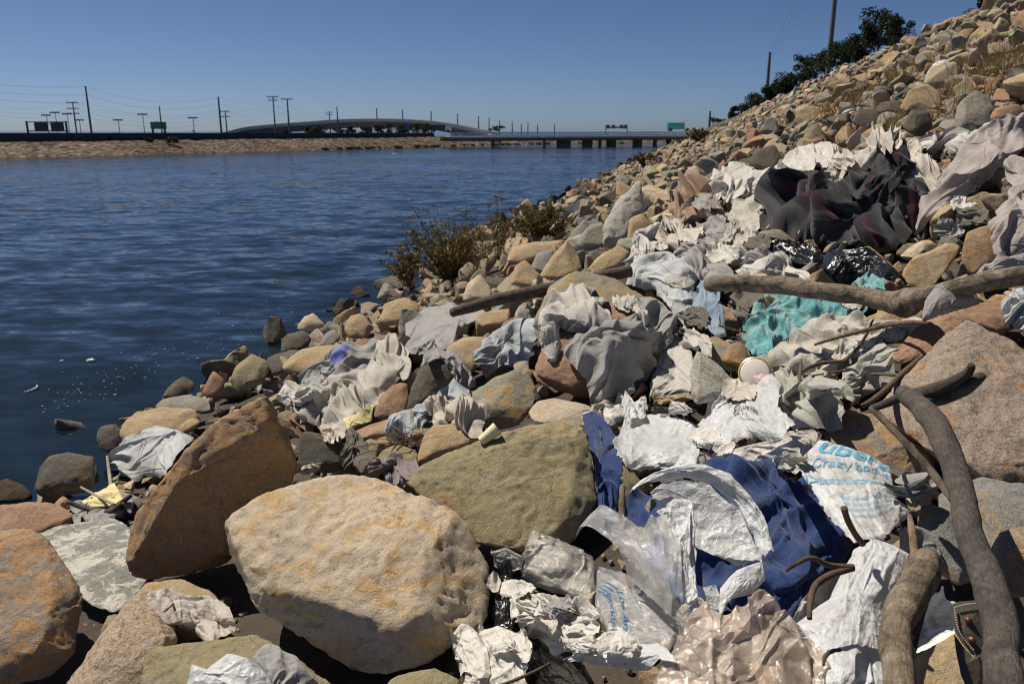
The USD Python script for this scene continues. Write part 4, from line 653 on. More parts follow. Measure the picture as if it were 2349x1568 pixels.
def plaid():
    return mat('plaid_wool', {'u': ('uvmap', {'attribute': 'st'}), 's': ('separate_xyz', {}), 'a': ('math', {'math_type': 'multiply', 'value2': 2.4}), 'b': ('math', {'math_type': 'fraction'}), 'r': ('rgb_ramp', {'ramp': [(.0, (.030, .030, .032)), (.40, (.033, .033, .034)), (.42, (.013, .012, .016)), (.56, (.014, .013, .017)), (.58, (.034, .011, .016)), (.74, (.032, .011, .016)), (.76, (.012, .011, .015)), (.9, (.013, .012, .016)), (.92, (.03, .03, .032))]}),
        'a2': ('math', {'math_type': 'multiply', 'value2': 1.7}), 'b2': ('math', {'math_type': 'fraction'}), 'r2': ('rgb_ramp', {'ramp': [(.5, (1.25,)*3), (.54, (.62,)*3), (.9, (.62,)*3), (.94, (1.25,)*3)]}), 'x': ('mix_color', {'blend_type': 'multiply', 'fac': 1.0, 'use_clamp': False}),
        'g': ('geometry', {}), 'w': ('noise_texture', {'scale': 300.0, 'detail': 3.0}), 'bw': ('bump', {'strength': .7, 'distance': .004}), 'p': ('principled_bsdf', {'roughness': 1.0, 'specular_ior_level': .08, 'sheen_weight': .35, 'sheen_tint': (.5, .5, .5)})},
        [('u.UV', 's.vector'), ('s.x', 'a.value1'), ('a.value', 'b.value1'), ('b.value', 'r.fac'), ('s.y', 'a2.value1'), ('a2.value', 'b2.value1'), ('b2.value', 'r2.fac'), ('r.color', 'x.a'), ('r2.color', 'x.b'), ('x.result', 'p.base_color'), ('g.position', 'w.vector'), ('w.fac', 'bw.height'), ('bw.normal', 'p.normal')])
FM['plaid'] = plaid()
FM['tanbag'] = clear('tan_carrier_plastic', (.74, .63, .54), (.45, .365, .295), .60, .008)

def edge_pts(s, n):
    """four edges 'a|b|c|d', each from its corner towards the next: n points along each"""
    E = [np.array(pts(q)) for q in s.split('|')]; out = []
    for i in range(4):
        e = np.vstack([E[i], E[(i+1) % 4][:1]]); l = np.r_[0, np.cumsum(np.linalg.norm(np.diff(e, axis=0), axis=1))]; u = np.linspace(0, l[-1], n)
        out.append(np.c_[np.interp(u, l, e[:, 0]), np.interp(u, l, e[:, 1])])
    return out
def coons(s, n):
    t, r, b, l = edge_pts(s, n); b, l = b[::-1], l[::-1]                       # rows run from top to bottom, columns from left to right
    v = np.linspace(0, 1, n)[:, None, None]; u = np.linspace(0, 1, n)[None, :, None]
    return ((1-v)*t[None]+v*b[None]+(1-u)*l[:, None]+u*r[:, None]-(1-u)*(1-v)*t[0]-u*(1-v)*t[-1]-(1-u)*v*b[0]-u*v*b[-1])
KMUL = .5
def relax(P, n0, k, iters, seed, stiff, amp, wl, press, hold, collide):
    n, m = P.shape[:2]; rg = np.random.default_rng(seed); Pb = P.copy()
    sz = .5*(np.linalg.norm(P[0, -1]-P[0, 0])+np.linalg.norm(P[-1, 0]-P[0, 0])); uu, vv = np.meshgrid(np.linspace(0, 1, n), np.linspace(0, 1, m), indexing='ij')
    q = np.stack([uu, vv, uu*0], -1)
    w0 = np.clip(2.2*meshkit.fbm(q*1.6+seed, 2, seed+11)-.35, .08, 1.5); kk = (1+(k-1)*1.5*w0, 1+(k-1)*1.5*(1.58-w0))
    an = rg.uniform(-.9, .9); q2 = np.stack([(uu*math.cos(an)-vv*math.sin(an))*1.5, (uu*math.sin(an)+vv*math.cos(an))*.8, uu*0], -1)
    P = P+n0*((meshkit.fbm(q2*wl+seed*1.7, 4, seed+3))*amp*sz)[..., None]+rg.normal(size=P.shape)*.0015*sz
    C = []
    def add(a, b, w, ax):
        d = np.linalg.norm(Pb[a]-Pb[b], axis=-1, keepdims=True); K = kk[ax] if ax < 2 else np.sqrt(.5*(kk[0]**2+kk[1]**2)); C.append((a, b, d*(.5*(K[a]+K[b]))[..., None], w))
    S = slice
    for o in (0, 1):
        e = (n-o)//2*2; add((S(o, o+e, 2), S(None)), (S(o+1, o+e, 2), S(None)), 1.0, 0) if e >= 2 else None
        e = (m-o)//2*2; add((S(None), S(o, o+e, 2)), (S(None), S(o+1, o+e, 2)), 1.0, 1)
    for o in (0, 1):
        e = (n-o)//2*2; add((S(o, o+e, 2), S(0, m-1)), (S(o+1, o+e, 2), S(1, m)), .35, 2); add((S(o, o+e, 2), S(1, m)), (S(o+1, o+e, 2), S(0, m-1)), .35, 2)
    for o in (0, 1, 2, 3):
        e = [i for i in range(o, n-2, 4)]; 
        if e: add((S(e[0], e[-1]+1, 4), S(None)), (S(e[0]+2, e[-1]+3, 4), S(None)), stiff, 0)
        e = [i for i in range(o, m-2, 4)]
        if e: add((S(None), S(e[0], e[-1]+1, 4)), (S(None), S(e[0]+2, e[-1]+3, 4)), stiff, 1)
    C = [(a, b, L0, w) for a, b, L0, w in C if P[a].shape == P[b].shape]
    V = np.zeros_like(P)
    for it in range(iters):
        Q = P.copy(); P = P+V*.82; P = P-n0*(press*sz)
        for _ in range(3):
            for a, b, L0, w in C:
                d = P[b]-P[a]; l = np.sqrt((d*d).sum(-1, keepdims=True))+1e-9; d *= (.5*w)*(l-L0)/l; P[a] += d; P[b] -= d
        D = P-Pb; h = (D*n0).sum(-1, keepdims=True); low = np.minimum(h, 0); P -= n0*low; D -= n0*h; P -= D*hold
        for s_ in ((0, S(None)), (-1, S(None)), (S(None), 0), (S(None), -1)): P[s_] -= (P[s_]-Pb[s_])*.10
        if collide and it % 6 == 5:
            z = hsample(P[..., 0], P[..., 1]); up = (z+.006-P[..., 2]); up = np.where((up > 0) & (up < .12), up, 0); P[..., 2] += up
        V = P-Q
    return P
from scipy.interpolate import LinearNDInterpolator
def crumple(n, K, rg):
    """a sheet broken into flat facets between sharp creases"""
    p = np.vstack([rg.random((K, 2)), [[-.1, -.1], [1.1, -.1], [-.1, 1.1], [1.1, 1.1]]]); z = rg.uniform(-1, 1, len(p))
    U, V = np.meshgrid(np.linspace(0, 1, n), np.linspace(0, 1, n)); return LinearNDInterpolator(p, z)(np.c_[U.ravel(), V.ravel()]).reshape(n, n)
def folds(n, seed, I, crisp, amp, ang=None):
    """height of folds over a sheet, as a fraction of its size"""
    rg = np.random.default_rng(seed+500); U, V = np.meshgrid(np.linspace(0, 1, n), np.linspace(0, 1, n)); q0 = np.stack([U, V, U*0+seed*.61], -1)
    wu = (meshkit.fbm(q0*2.3, 3, seed)-.5)*.22; wv = (meshkit.fbm(q0*2.3+7, 3, seed+1)-.5)*.22
    H3 = np.zeros((n, n)); nf = int((7+6*I) if crisp else (14+14*I)); anch = rg.uniform(-.15, 1.15, (3, 2)); base = rg.uniform(0, np.pi)
    for i in range(nf):
        a0 = anch[rg.integers(0, 3)]; th = base+rg.normal()*.7 if rg.random() < .6 else rg.uniform(0, 2*np.pi); s0 = a0*.5+rg.random(2)*.5 if rg.random() < .5 else rg.random(2)-np.array([math.cos(th), math.sin(th)])*.3
        if ang is not None: th = ang+rg.normal()*.16; s0 = rg.random(2)-np.array([math.cos(th), math.sin(th)])*.45
        L_ = rg.uniform(.45, 1.2)*(1.5 if ang is not None else 1); c = rg.normal()*.35; w0 = rg.uniform(.016, .055)*(1.0 if not crisp else .7); A = rg.uniform(.35, 1.0)
        dx, dy = U+wu-s0[0], V+wv-s0[1]; x = (dx*math.cos(th)+dy*math.sin(th))/L_; y = -dx*math.sin(th)+dy*math.cos(th)-c*(x*L_)**2
        tp = np.clip(x/.25, 0, 1)*np.clip((1-x)/.4, 0, 1); tp = tp*tp*(3-2*tp); w = w0*(.6+.8*np.clip(x, 0, 1)); side = np.where(y > 0, .55, 1.15)
        t = np.abs(y)/(w*side); prof = np.exp(-t**1.5); H3 += (A*tp*prof*(w/.05))**3
    H = np.cbrt(H3)*.085*math.sqrt(I)
    if crisp: H = H*.45+crumple(n, int(26+18*I), rg)*.030*I**.7+crumple(n, 170, rg)*.0105+crumple(n, 800, rg)*.0032+np.abs(crumple(n, 60, rg))*.012*I
    else: H = H+ndi.gaussian_filter(crumple(n, int(20+16*I), rg), n*.012)*.020*I+ndi.gaussian_filter(crumple(n, 190, rg), n*.006)*.0045
    return H
clothn = [0]; CL = {}
def sheet(key, s, k=1.25, n=44, puff=.0, prof='dome', cf=.6, lift=.012, t=None, tilt=None, amp=.03, wl=5.0, stiff=.12, iters=46, press=.0012, hold=.03, up=2, rag=0.0, crisp=0.0, collide=True, seed=None, holes=0.0, xt=0.0, mul=1.0, ang=None):
    """shape of one crumpled sheet whose footprint in the place was read off the photograph"""
    clothn[0] += 1; seed = seed or clothn[0]*7+1; kin = k; k = 1+(k-1)*KMUL; puff *= .62; amp *= .75
    n = int(n*.62)
    px = coons(s, n); g8 = np.linspace(0, n-1, 15).round().astype(int); sub = px[np.ix_(g8, g8)]
    if t is None:
        H_ = np.array([[hit(*q) for q in row] for row in sub]); inv = 1/H_
        A = np.c_[np.ones(225), (sub.reshape(-1, 2)-px.mean((0, 1)))/500]; b = inv.ravel(); w = np.ones(225)
        for _ in range(8):
            co = np.linalg.lstsq(A*w[:, None], b*w, rcond=None)[0]; r = np.abs(A@co-b); w = 1/np.maximum(r, .02*np.median(b))
            w = np.sqrt(w)
        pl_ = lambda q: co[0]+((q-px.mean((0, 1)))/500)@co[1:]
        res = np.clip(inv-pl_(sub), -.06*co[0], .12*co[0]); res = ndi.gaussian_filter(res, 1.3, mode='nearest')
        iz = np.clip(pl_(px), .7*co[0], 1.35*co[0])
        full = ndi.zoom(res, n/15, order=1); full = full[:n, :n] if full.shape[0] >= n else np.pad(full, ((0, n-full.shape[0]),)*2, 'edge')
        dep = 1/(iz+cf*full)
    else:
        yb = px[..., 1].max(); xm = px[..., 0].mean(); dep = t*(1+(tilt or 0)*(yb-px[..., 1])/FPX+xt*(px[..., 0]-xm)/FPX)
    P = at_depth(px[..., 0], px[..., 1], dep); P -= ray(px[..., 0], px[..., 1])*lift
    def normals(P):
        N = np.cross(np.gradient(P, axis=1), np.gradient(P, axis=0)); N /= np.linalg.norm(N, axis=-1, keepdims=True)+1e-9
        vw = C0-P; return np.where((N*vw).sum(-1, keepdims=True) < 0, -N, N)
    N = normals(P); N = ndi.gaussian_filter(N, (3, 3, 0)); 
    uu, vv = np.meshgrid(np.linspace(-1, 1, n), np.linspace(-1, 1, n), indexing='ij')
    if puff:
        pr = {'dome': np.sqrt(np.clip((1-uu**2)*(1-vv**2), 0, 1)), 'tube': np.sqrt(np.clip(1-uu**2, 0, 1)), 'tubev': np.sqrt(np.clip(1-vv**2, 0, 1)), 'bump': (1-uu**2)*(1-vv**2)}[prof]
        N2 = N+np.array([0, 0, .35]); P = P+N2*(puff*pr)[..., None]; N = normals(P); N = ndi.gaussian_filter(N, (2, 2, 0))
    N /= np.linalg.norm(N, axis=-1, keepdims=True)+1e-9
    def zoomed(P, u): return np.stack([ndi.zoom(P[..., i], (P.shape[0]*u-(u-1))/P.shape[0], order=3, mode='nearest', grid_mode=False) for i in range(3)], -1)
    if not crisp and kin >= 1.25:
        h = max(12, n//2); zf = lambda A, m_: np.stack([ndi.zoom(A[..., i], m_/A.shape[0], order=3, mode='nearest', grid_mode=False) for i in range(3)], -1)
        Pc, Nc = zf(P, h), zf(N, h); Nc /= np.linalg.norm(Nc, axis=-1, keepdims=True)+1e-9; P = zf(relax(Pc, Nc, 1+(kin-1)*.40, 26, seed, .16, .05, wl, .001, .035, False), n)
    P = zoomed(P, 3); N = zoomed(N, 3); N /= np.linalg.norm(N, axis=-1, keepdims=True)+1e-9; n = P.shape[0]
    sz = math.sqrt((np.linalg.norm(P[0, -1]-P[0, 0])+np.linalg.norm(P[-1, -1]-P[-1, 0]))*.5*(np.linalg.norm(P[-1, 0]-P[0, 0])+np.linalg.norm(P[-1, -1]-P[0, -1]))*.5)
    I = min(2.2, (kin-1)/.3)*mul; P = P+N*(folds(n, seed, I, crisp, amp, ang)*sz)[..., None]
    if collide:
        z = hsample(P[..., 0], P[..., 1]); up_ = z+.004-P[..., 2]; up_ = ndi.gaussian_filter(np.where((up_ > 0) & (up_ < .07), up_, 0), 1.5); P[..., 2] += up_
    P = relax(P, N, 1.0, 6, seed+91, .10, 0, 1, 0, .05, False) if not crisp else P
    U, Vv = np.meshgrid(np.linspace(0, 1, n), np.linspace(0, 1, n)); uv = np.stack([U, 1-Vv], -1).reshape(-1, 2)
    F = grid_faces(n, n); v = P.reshape(-1, 3)
    if rag or holes:
        uvw = np.c_[uv, np.full(len(uv), seed*.37)]; d = np.minimum(np.minimum(uv[:, 0], 1-uv[:, 0]), np.minimum(uv[:, 1], 1-uv[:, 1])); cut = d < rag*(1.9*meshkit.fbm(uvw*np.array([11, 11, 1]), 3, seed)-.55)
        if holes: cut |= (meshkit.fbm(uvw*np.array([6, 6, 1])+9, 3, seed+5) < .5-.5*(1-holes)) & (d > .05)
        F = F[~cut[F].any(1)]
    CL[key] = P; splat(v, F); return v, F, uv
def lay(name, label, cat, mt, s, parent=None, group=None, **kw):
    v, f, uv = sheet(kw.pop('key', label), s, **kw); used = np.unique(f); m = np.full(len(v), -1); m[used] = np.arange(len(used))
    return obj(name, (v[used], m[f]), FM[mt], parent, smooth=True, uv=uv[used], label=label, category=None if parent is not None else cat, group=group)
def lettering(key, text, m, u0, v0, u1, v1, h, parent, bold=False, off=.004, mirror=False):
    """print lying on a sheet: baseline from (u0, v0) to (u1, v1) of its footprint (v down), letters h high"""
    P = CL[key]; n = P.shape[0]; tm = meshkit.text_mesh(text, 1.0, .02, bold); v = np.array(tm.vertices); f = np.array(tm.faces); f = f[(v[f][:, :, 2] > .01).all(1)]
    v, f = trimesh.remesh.subdivide_to_size(v, f, .22, max_iter=8)[:2]
    wd = v[:, 0].max(); a = v[:, 0]/wd; 
    if mirror: a = 1-a
    du = np.array([u1-u0, v1-v0]); nn = np.array([du[1], -du[0]])/np.linalg.norm(du)
    uvp = np.array([u0, v0])+a[:, None]*du+(v[:, 1:2]*h)*nn; uvp = np.clip(uvp, 0, 1)*(n-1)
    p = np.stack([ndi.map_coordinates(P[..., i], [uvp[:, 1], uvp[:, 0]], order=1) for i in range(3)], -1); d = C0-p; p = p+d/np.linalg.norm(d, axis=1, keepdims=True)*off
    return obj('lettering', (p, f), m, parent)

# ---------------------------------------------------------------- the litter, piece by piece, lowest first
# right-hand heap
lay('cloth', 'dark faded cloth above the white shirt, upper right of the heap', 'cloth', 'black', '2090 330 2150 305 2205 290|2245 298 2240 312|2180 325 2120 338|2095 342', k=1.2, puff=.04)
lay('cloth', 'cream cloth hump at the top right edge of the heap', 'cloth', 'cream', '2235 318 2265 288 2300 278|2352 270 2352 300|2310 318 2270 322|2245 326', k=1.2, puff=.08)
lay('shirt', 'bright white shirt draped right at the top of the heap', 'shirt', 'white', '2085 336 2120 325 2180 318|2244 304 2252 326|2196 360 2160 350 2117 349|2090 345', k=1.35, puff=.05)
lay('cloth', 'thin white strip of cloth at the left tip of the heap', 'cloth', 'white', '1566 463 1594 450|1652 462 1650 470|1612 476 1585 470|1570 468', k=1.2, puff=.02)
lay('rag', 'matted pinkish brown rag left of the light grey canvas cloth', 'rag', 'wool', '1548 490 1575 478 1615 474|1660 476 1655 500|1650 524 1600 532|1560 528', k=1.5, puff=.05, amp=.05)
lay('rag', 'rusty brown matted wool behind the plaid shirt', 'rag', 'wool', '1795 425 1830 410 1870 402|1925 398 1928 425|1915 446 1860 440|1810 446', k=1.6, puff=.05, amp=.06)
lay('rag', 'crumpled cream rag right of the rusty wool', 'rag', 'cream', '1905 425 1925 395 1960 372|2012 362 2005 395|1990 440 1960 462|1920 456', k=1.7, puff=.07, amp=.06)
lay('shirt', 'white shirt with long sleeve stretched across the left of the heap', 'shirt', 'white', '1627 440 1649 399 1686 379 1746 392|1790 385 1840 378 1818 418|1735 437 1700 452 1657 474|1643 456', k=1.22, puff=.09)
o = lay('cap', 'white hooded top with a grey inner band at the top left of the heap', 'hooded top', 'white', '1800 378 1826 338 1864 331|1900 336 1933 343 1922 366|1884 394 1860 396|1835 400', k=1.2, puff=.12)
lay('canvas_cloth', 'stiff light grey canvas cloth left of the plaid shirt', 'cloth', 'cream', '1660 512 1685 480 1712 453|1760 428 1780 448 1755 475|1738 500 1735 532|1700 536 1672 536', k=1.15, puff=.05, stiff=.3)
lay('shirt', 'beige shirt lying under the collar of the plaid shirt', 'shirt', 'beige', '2060 402 2066 360 2105 334|2130 378 2160 425 2155 462|2120 480 2090 472|2035 436', k=1.25, puff=.10)
pj = thing('plaid_shirt', 'dark grey and maroon plaid wool shirt on top of the heap', 'shirt')
lay('body', None, None, 'plaid', '1737 494 1760 455 1800 432 1868 427 1920 440|1950 458 2000 440 2040 440 2120 458|2130 492 2100 530 2040 578|1960 565 1872 552 1800 540 1757 524', pj, key='plaid', k=1.75, n=60, puff=.13, amp=.045, wl=4)
lay('sleeve', None, None, 'plaid', '1950 455 1985 418 2031 376|2083 367 2102 392|2070 412 2045 442|2000 470 1970 470', pj, key='plaid2', k=1.25, puff=.07, prof='tube')
for bx, by in ((2079, 497), (2004, 362)):
    q = at_depth(bx, by, hit(bx, by)-.012); d = (C0-q)/np.linalg.norm(C0-q)
    if bx == 2079: obj('snap_button', tube([q, q+d*.006], [.011, .011], 14, up=(0.1, 0, 1)), plain('pearl_button', (.75, .72, .66), .2, .02), pj, smooth=40)
mj = thing('mauve_jacket', 'mauve grey zip jacket hanging over the right of the heap', 'jacket')
lay('body', None, None, 'mauve', '2200 372 2226 340 2254 316|2300 290 2354 275 2354 345|2284 380 2245 415 2204 457|2160 490 2106 522 2122 477 2165 418', mj, key='mauve', k=1.25, n=56, puff=.12, amp=.035)
zp = CL['mauve']; zi = zp[-1, :, :]
obj('zip', tube(zi[::2]+(C0-zi[::2])/np.linalg.norm(C0-zi[::2], axis=1, keepdims=True)*.004, .0055, 6), plain('pale_zip', (.55, .52, .48), .6, .1, 60.0, .003, 400.0), mj)
lay('jacket', 'mauve grey jacket cut off by the right edge of the picture', 'jacket', 'mauve', '2300 480 2325 425 2352 372|2390 380 2390 500|2380 600 2340 596|2287 584 2280 540', k=1.25, puff=.12)
lay('garment', 'dark grey olive garment with a seam, left below the canvas cloth', 'garment', 'grey', '1592 548 1612 522 1634 506|1668 508 1680 525|1678 552 1650 558|1620 562', k=1.3, puff=.05)
lay('cloth', 'pale grey folded cloth under the dark olive garment', 'cloth', 'cream', '1590 566 1630 558 1675 552|1690 565 1690 584|1660 590 1625 582|1600 578', k=1.3, puff=.04)
lay('shirt', 'knotted white shirt at the left end of the heap above the log', 'shirt', 'white', '1432 598 1448 570 1466 550|1504 546 1508 570|1500 590 1465 610|1445 606', k=1.6, puff=.08, amp=.06)
lay('sleeve_cloth', 'dull beige sleeve with a ribbed cuff right of the knotted white shirt', 'sleeve', 'beige', '1502 584 1508 545|1560 528 1610 560 1640 590|1600 604 1565 606|1530 596', k=1.3, puff=.07, prof='tube')
lay('bin_bag', 'sheet of shiny black plastic below the left of the plaid shirt', 'plastic sheet', 'bin', '1700 574 1742 560 1800 558|1870 562 1890 590|1878 616 1827 605|1760 584', k=1.4, puff=.07, amp=.06, crisp=.02)
lay('bin_bag', 'shiny black bin bag bundle under the plaid shirt', 'bin bag', 'bin', '1870 632 1895 602 1935 580|1975 578 2010 584 2064 630|2025 652 1970 650|1920 654', k=1.45, puff=.16, amp=.06, n=52, crisp=.025)
lay('shirt', 'rumpled bright white shirt just behind the long log', 'shirt', 'white', '1668 596 1690 578 1720 572|1766 578 1808 604 1864 642|1800 640 1760 640|1697 636', k=1.5, puff=.10, amp=.06, n=52)
lay('cap', 'stiff grey crumpled cap left of the log end', 'cap', 'grey', '1550 600 1568 576 1593 569|1638 582 1660 605 1680 636|1650 650 1599 660|1566 630', k=1.45, puff=.09, amp=.05)
dj = thing('denim_jacket', 'bleached denim jacket lying between the two logs', 'jacket')
lay('body', None, None, 'pale', '1438 650 1448 620 1475 600 1504 589|1554 600 1580 620 1594 645|1588 690 1590 720 1570 730|1530 690 1500 662 1470 660', dj, key='dj', k=1.25, n=52, puff=.12)
lay('sleeve', None, None, 'pale', '1530 655 1560 645|1592 650 1590 700 1592 748|1570 752 1550 735|1530 700', dj, key='dj2', k=1.2, puff=.06, prof='tubev')
lay('jeans', 'blue jeans leg hanging down beside the denim jacket', 'jeans', 'blue', '1598 660 1620 655|1644 656 1655 700 1668 772|1640 778 1618 772|1608 735 1600 700', k=1.15, puff=.07, prof='tubev')
lay('shirt', 'teal shirt with wet looking folds below the long log', 'shirt', 'teal', '1708 748 1740 715 1782 686 1840 675|1895 690 1890 735 1870 760|1827 784 1790 812 1766 834|1740 825 1722 810', k=1.28, n=56, puff=.13, amp=.04)
lay('shirt_sleeve', 'twisted teal sleeve reaching right under the log', 'sleeve', 'teal', '1850 776 1880 740 1900 700|1950 694 2000 700 2000 722|1950 745 1900 765|1860 790', k=1.4, puff=.07, prof='tube', amp=.05)
lay('rag', 'scrap of teal cloth above the log beside the bin bag', 'rag', 'teal', '1955 655 1985 644|2032 640 2030 662|1990 666|1965 664', k=1.3, puff=.03)
lay('cloth', 'grey cloth lying over the log at the right edge', 'cloth', 'grey', '2226 640 2255 612 2290 594|2355 580 2355 612|2300 630 2260 640|2235 648', k=1.3, puff=.06)
lay('cloth', 'pale grey cloth behind the reddish slab at the right edge', 'cloth', 'pale', '2300 705 2325 685|2375 655 2375 730|2340 760|2310 740', k=1.3, puff=.05)
lay('shirt', 'crumpled pale beige shirt full of twigs below the teal shirt', 'shirt', 'cream', '1772 846 1800 820 1834 794 1870 770|1910 750 1975 756 1990 790|1960 835 1930 850 1869 878|1835 885 1800 880', k=1.6, n=60, puff=.07, amp=.06, wl=8)
lay('shirt', 'pale grey cloth running up to the reddish slab', 'cloth', 'lining', '1925 778 1980 752 2060 742|2130 738 2110 760|2038 790 1990 822|1950 815', k=1.4, puff=.05, amp=.05)
tr = thing('trousers', 'twisted grey green trousers left of the peaked pink rock', 'trousers')
lay('leg', None, None, 'khaki', '1785 945 1808 925 1925 896 1985 842|2025 800 2060 815 2080 838|2050 882 1960 918 1870 950|1815 968', tr, key='tr1', k=1.4, n=56, puff=.08, prof='tube', amp=.04, wl=6)
lay('leg', None, None, 'khaki', '1825 975 1838 944 1890 925|1960 915 1968 940|1930 980 1892 1000|1850 992', tr, key='tr2', k=1.35, puff=.07, prof='tube', amp=.04)
lay('cloth', 'flat pale khaki cloth between the jar and the trousers', 'cloth', 'khaki', '1772 890 1810 872 1895 868|1935 880 1920 895|1860 912 1800 920|1780 905', k=1.25, puff=.02)
# fleece and its neighbours
fj = thing('fleece_jacket', 'grey fleece jacket with white lining thrown over the red boulder', 'jacket')
lay('lining', None, None, 'lining', '1500 820 1550 768|1584 782 1592 850 1584 898|1540 905 1490 912|1496 860', fj, key='fl4', k=1.1, puff=.05, cf=.8)
lay('collar', None, None, 'lining', '1242 775 1251 728 1312 702|1366 682 1392 712 1390 750|1330 764 1290 756|1262 775', fj, key='fl2', k=1.4, puff=.06, cf=.9, n=48, amp=.05, lift=.03)
lay('sleeve', None, None, 'lining', '1240 748 1270 742|1290 792 1276 828|1262 832 1246 810|1240 780', fj, key='fl3', k=1.2, puff=.05, cf=.9, prof='tubev', lift=.03)
lay('body', None, None, 'fleece', '1292 797 1318 768 1383 748 1431 737|1441 690 1490 710 1548 756|1542 785 1500 824 1470 872 1424 920|1363 932 1346 868 1312 825', fj, key='fl1', k=1.3, n=64, puff=.13, cf=.9, amp=.045, wl=3.5, stiff=.25, lift=.04)
lay('cuff', None, None, 'lining', '1560 765 1580 760|1618 772 1652 800|1634 820 1615 810|1584 795', fj, key='fl5', k=1.12, puff=.05, prof='tube', lift=.03)
lay('trouser_leg', 'grey trouser leg hanging over the right half of the long log', 'trousers', 'grey', '2114 736 2122 690 2140 660|2218 628 2232 660 2246 697|2200 710 2152 724|2130 735', k=1.12, puff=.08, t=3.35, tilt=.4)
# centre left
lay('jeans', 'bleached jeans folded on the rocks by the waterline at left', 'jeans', 'pale', '250 1058 270 1032 298 1012 357 981|400 985 445 1004 420 1040|385 1088 350 1095 315 1104|280 1085', k=1.2, n=52, puff=.12, amp=.035)
lay('rag', 'grey rag under the driftwood at the left', 'rag', 'grey', '165 1160 220 1150|303 1156 300 1172|260 1190 220 1198|178 1200', k=1.3, puff=.03)
lay('card', 'piece of pale yellow card leaning under the jeans', 'card', 'yellow', '185 1150 225 1128|262 1106 284 1150|250 1160|210 1162', k=1.02, amp=.005, puff=.01)
lay('trousers', 'grey trousers draped under the broken end of the dark log', 'trousers', 'grey', '928 775 945 742 968 716|1043 702 1111 716 1128 730|1063 756 1040 790 1018 806|975 815 938 816', k=1.2, n=52, puff=.12)
sw = thing('sweatshirt', 'grey sweatshirt with a blue print at the top of the left pile', 'sweatshirt')
lay('body', None, None, 'grey', '688 893 720 860 752 834 802 806|883 789 892 800 866 835|813 878 780 885 752 890|715 905', sw, key='sw', k=1.35, n=52, puff=.12, amp=.04)
MB = plain('faded_blue_print', (.10, .12, .38), .9, .4, 90.0)
P_ = CL['sw']; n_ = P_.shape[0]
ii = slice(int(.28*n_), int(.60*n_), 1); jj = slice(int(.52*n_), int(.66*n_), 1); sub_ = P_[ii, jj]; dv = C0-sub_
obj('print', ((sub_+dv/np.linalg.norm(dv, axis=-1, keepdims=True)*.003).reshape(-1, 3), grid_faces(*sub_.shape[:2])), MB, sw, smooth=True)
cpn = thing('cream_trousers', 'cream trousers heaped in the middle of the left pile', 'trousers')
lay('leg', None, None, 'cream', '716 894 763 882 835 873|862 900 860 922 830 945|800 994 770 992 738 984|700 965 662 944 688 926', cpn, key='cp1', k=1.4, n=60, puff=.12, amp=.05, wl=6)
lay('leg', None, None, 'cream', '846 860 866 812 911 806|938 832 928 880|880 918 862 934|845 905', cpn, key='cp2', k=1.3, puff=.12, amp=.04)
lay('rag', 'small white rag at the left end of the left pile', 'rag', 'white', '648 916 670 890|735 888 730 905|690 932|655 930', k=1.4, puff=.05)
lay('card', 'crushed yellow card below the cream trousers', 'card', 'yellow', '786 962 820 948|860 940 852 966|820 975|798 988', k=1.15, puff=.02)
lay('jeans', 'pale worn jeans with a waistband between the stones', 'jeans', 'denim', '1085 815 1110 788 1138 766 1179 743|1232 730 1230 775 1208 840|1169 838 1140 850 1118 866|1100 845', k=1.3, n=52, puff=.10, amp=.045)
lay('cloth', 'grey cloth draped over the top of the tall speckled rock', 'cloth', 'grey', '962 842 980 815 1000 800|1036 812 1070 850 1092 874|1090 888 1055 896|1036 845 1000 826', k=1.2, puff=.04, cf=.8)
lay('jeans', 'torn jeans with pale stuffing lying below the tall speckled rock', 'jeans', 'denim', '883 988 905 965 930 952 1030 896|1070 895 1066 932|980 968 938 1004|897 1014', k=1.4, puff=.08, amp=.05)
lay('socks', 'pair of beige knitted socks on the orange patched wedge', 'socks', 'sock', '988 960 1010 942 1036 930|1075 934 1124 964|1106 995 1070 990|1036 980 1005 975', k=1.5, puff=.06, amp=.05)
lay('rag', 'purple grey rag tucked between the three big boulders', 'rag', 'purple', '838 1080 870 1060 908 1046|963 1074 950 1095|924 1116 900 1112|885 1105', k=1.4, puff=.05)
lay('cloth', 'dark olive cloth standing in a fold right of the slate rock', 'cloth', 'dgrey', '778 1050 785 1015 796 996|824 1006 845 1035 858 1060|842 1082 815 1080|786 1072', k=1.3, puff=.07)
lay('knit', 'scrap of grey ribbed knit on top of the biggest boulder', 'rag', 'lining', '686 1084 695 1068|720 1062 738 1074|725 1082|700 1088', k=1.15, puff=.03)
lay('paper', 'crumpled grey paper wedged left of the biggest boulder', 'paper', 'paper', '338 1402 345 1368 360 1358 410 1368|480 1380 522 1390 545 1434|530 1460 490 1468 466 1468|420 1440 385 1445', k=1.7, n=56, puff=.06, amp=.07, wl=7, crisp=.03, stiff=.05)
lay('rag', 'grey rag under the lower edge of the biggest boulder', 'rag', 'grey', '578 1522 600 1495 616 1484|660 1510 725 1562|690 1590 640 1590|600 1570', k=1.4, puff=.03, amp=.05)
wb = lay('plastic_bag', 'small white plastic bag with a blue mark at the bottom left edge', 'plastic bag', 'bag', '425 1590 440 1528 470 1545 519 1506|547 1545 605 1530|640 1590 600 1620|500 1640 450 1630', k=1.3, puff=.06, amp=.06, crisp=.02, t=2.0, tilt=.8, collide=False)
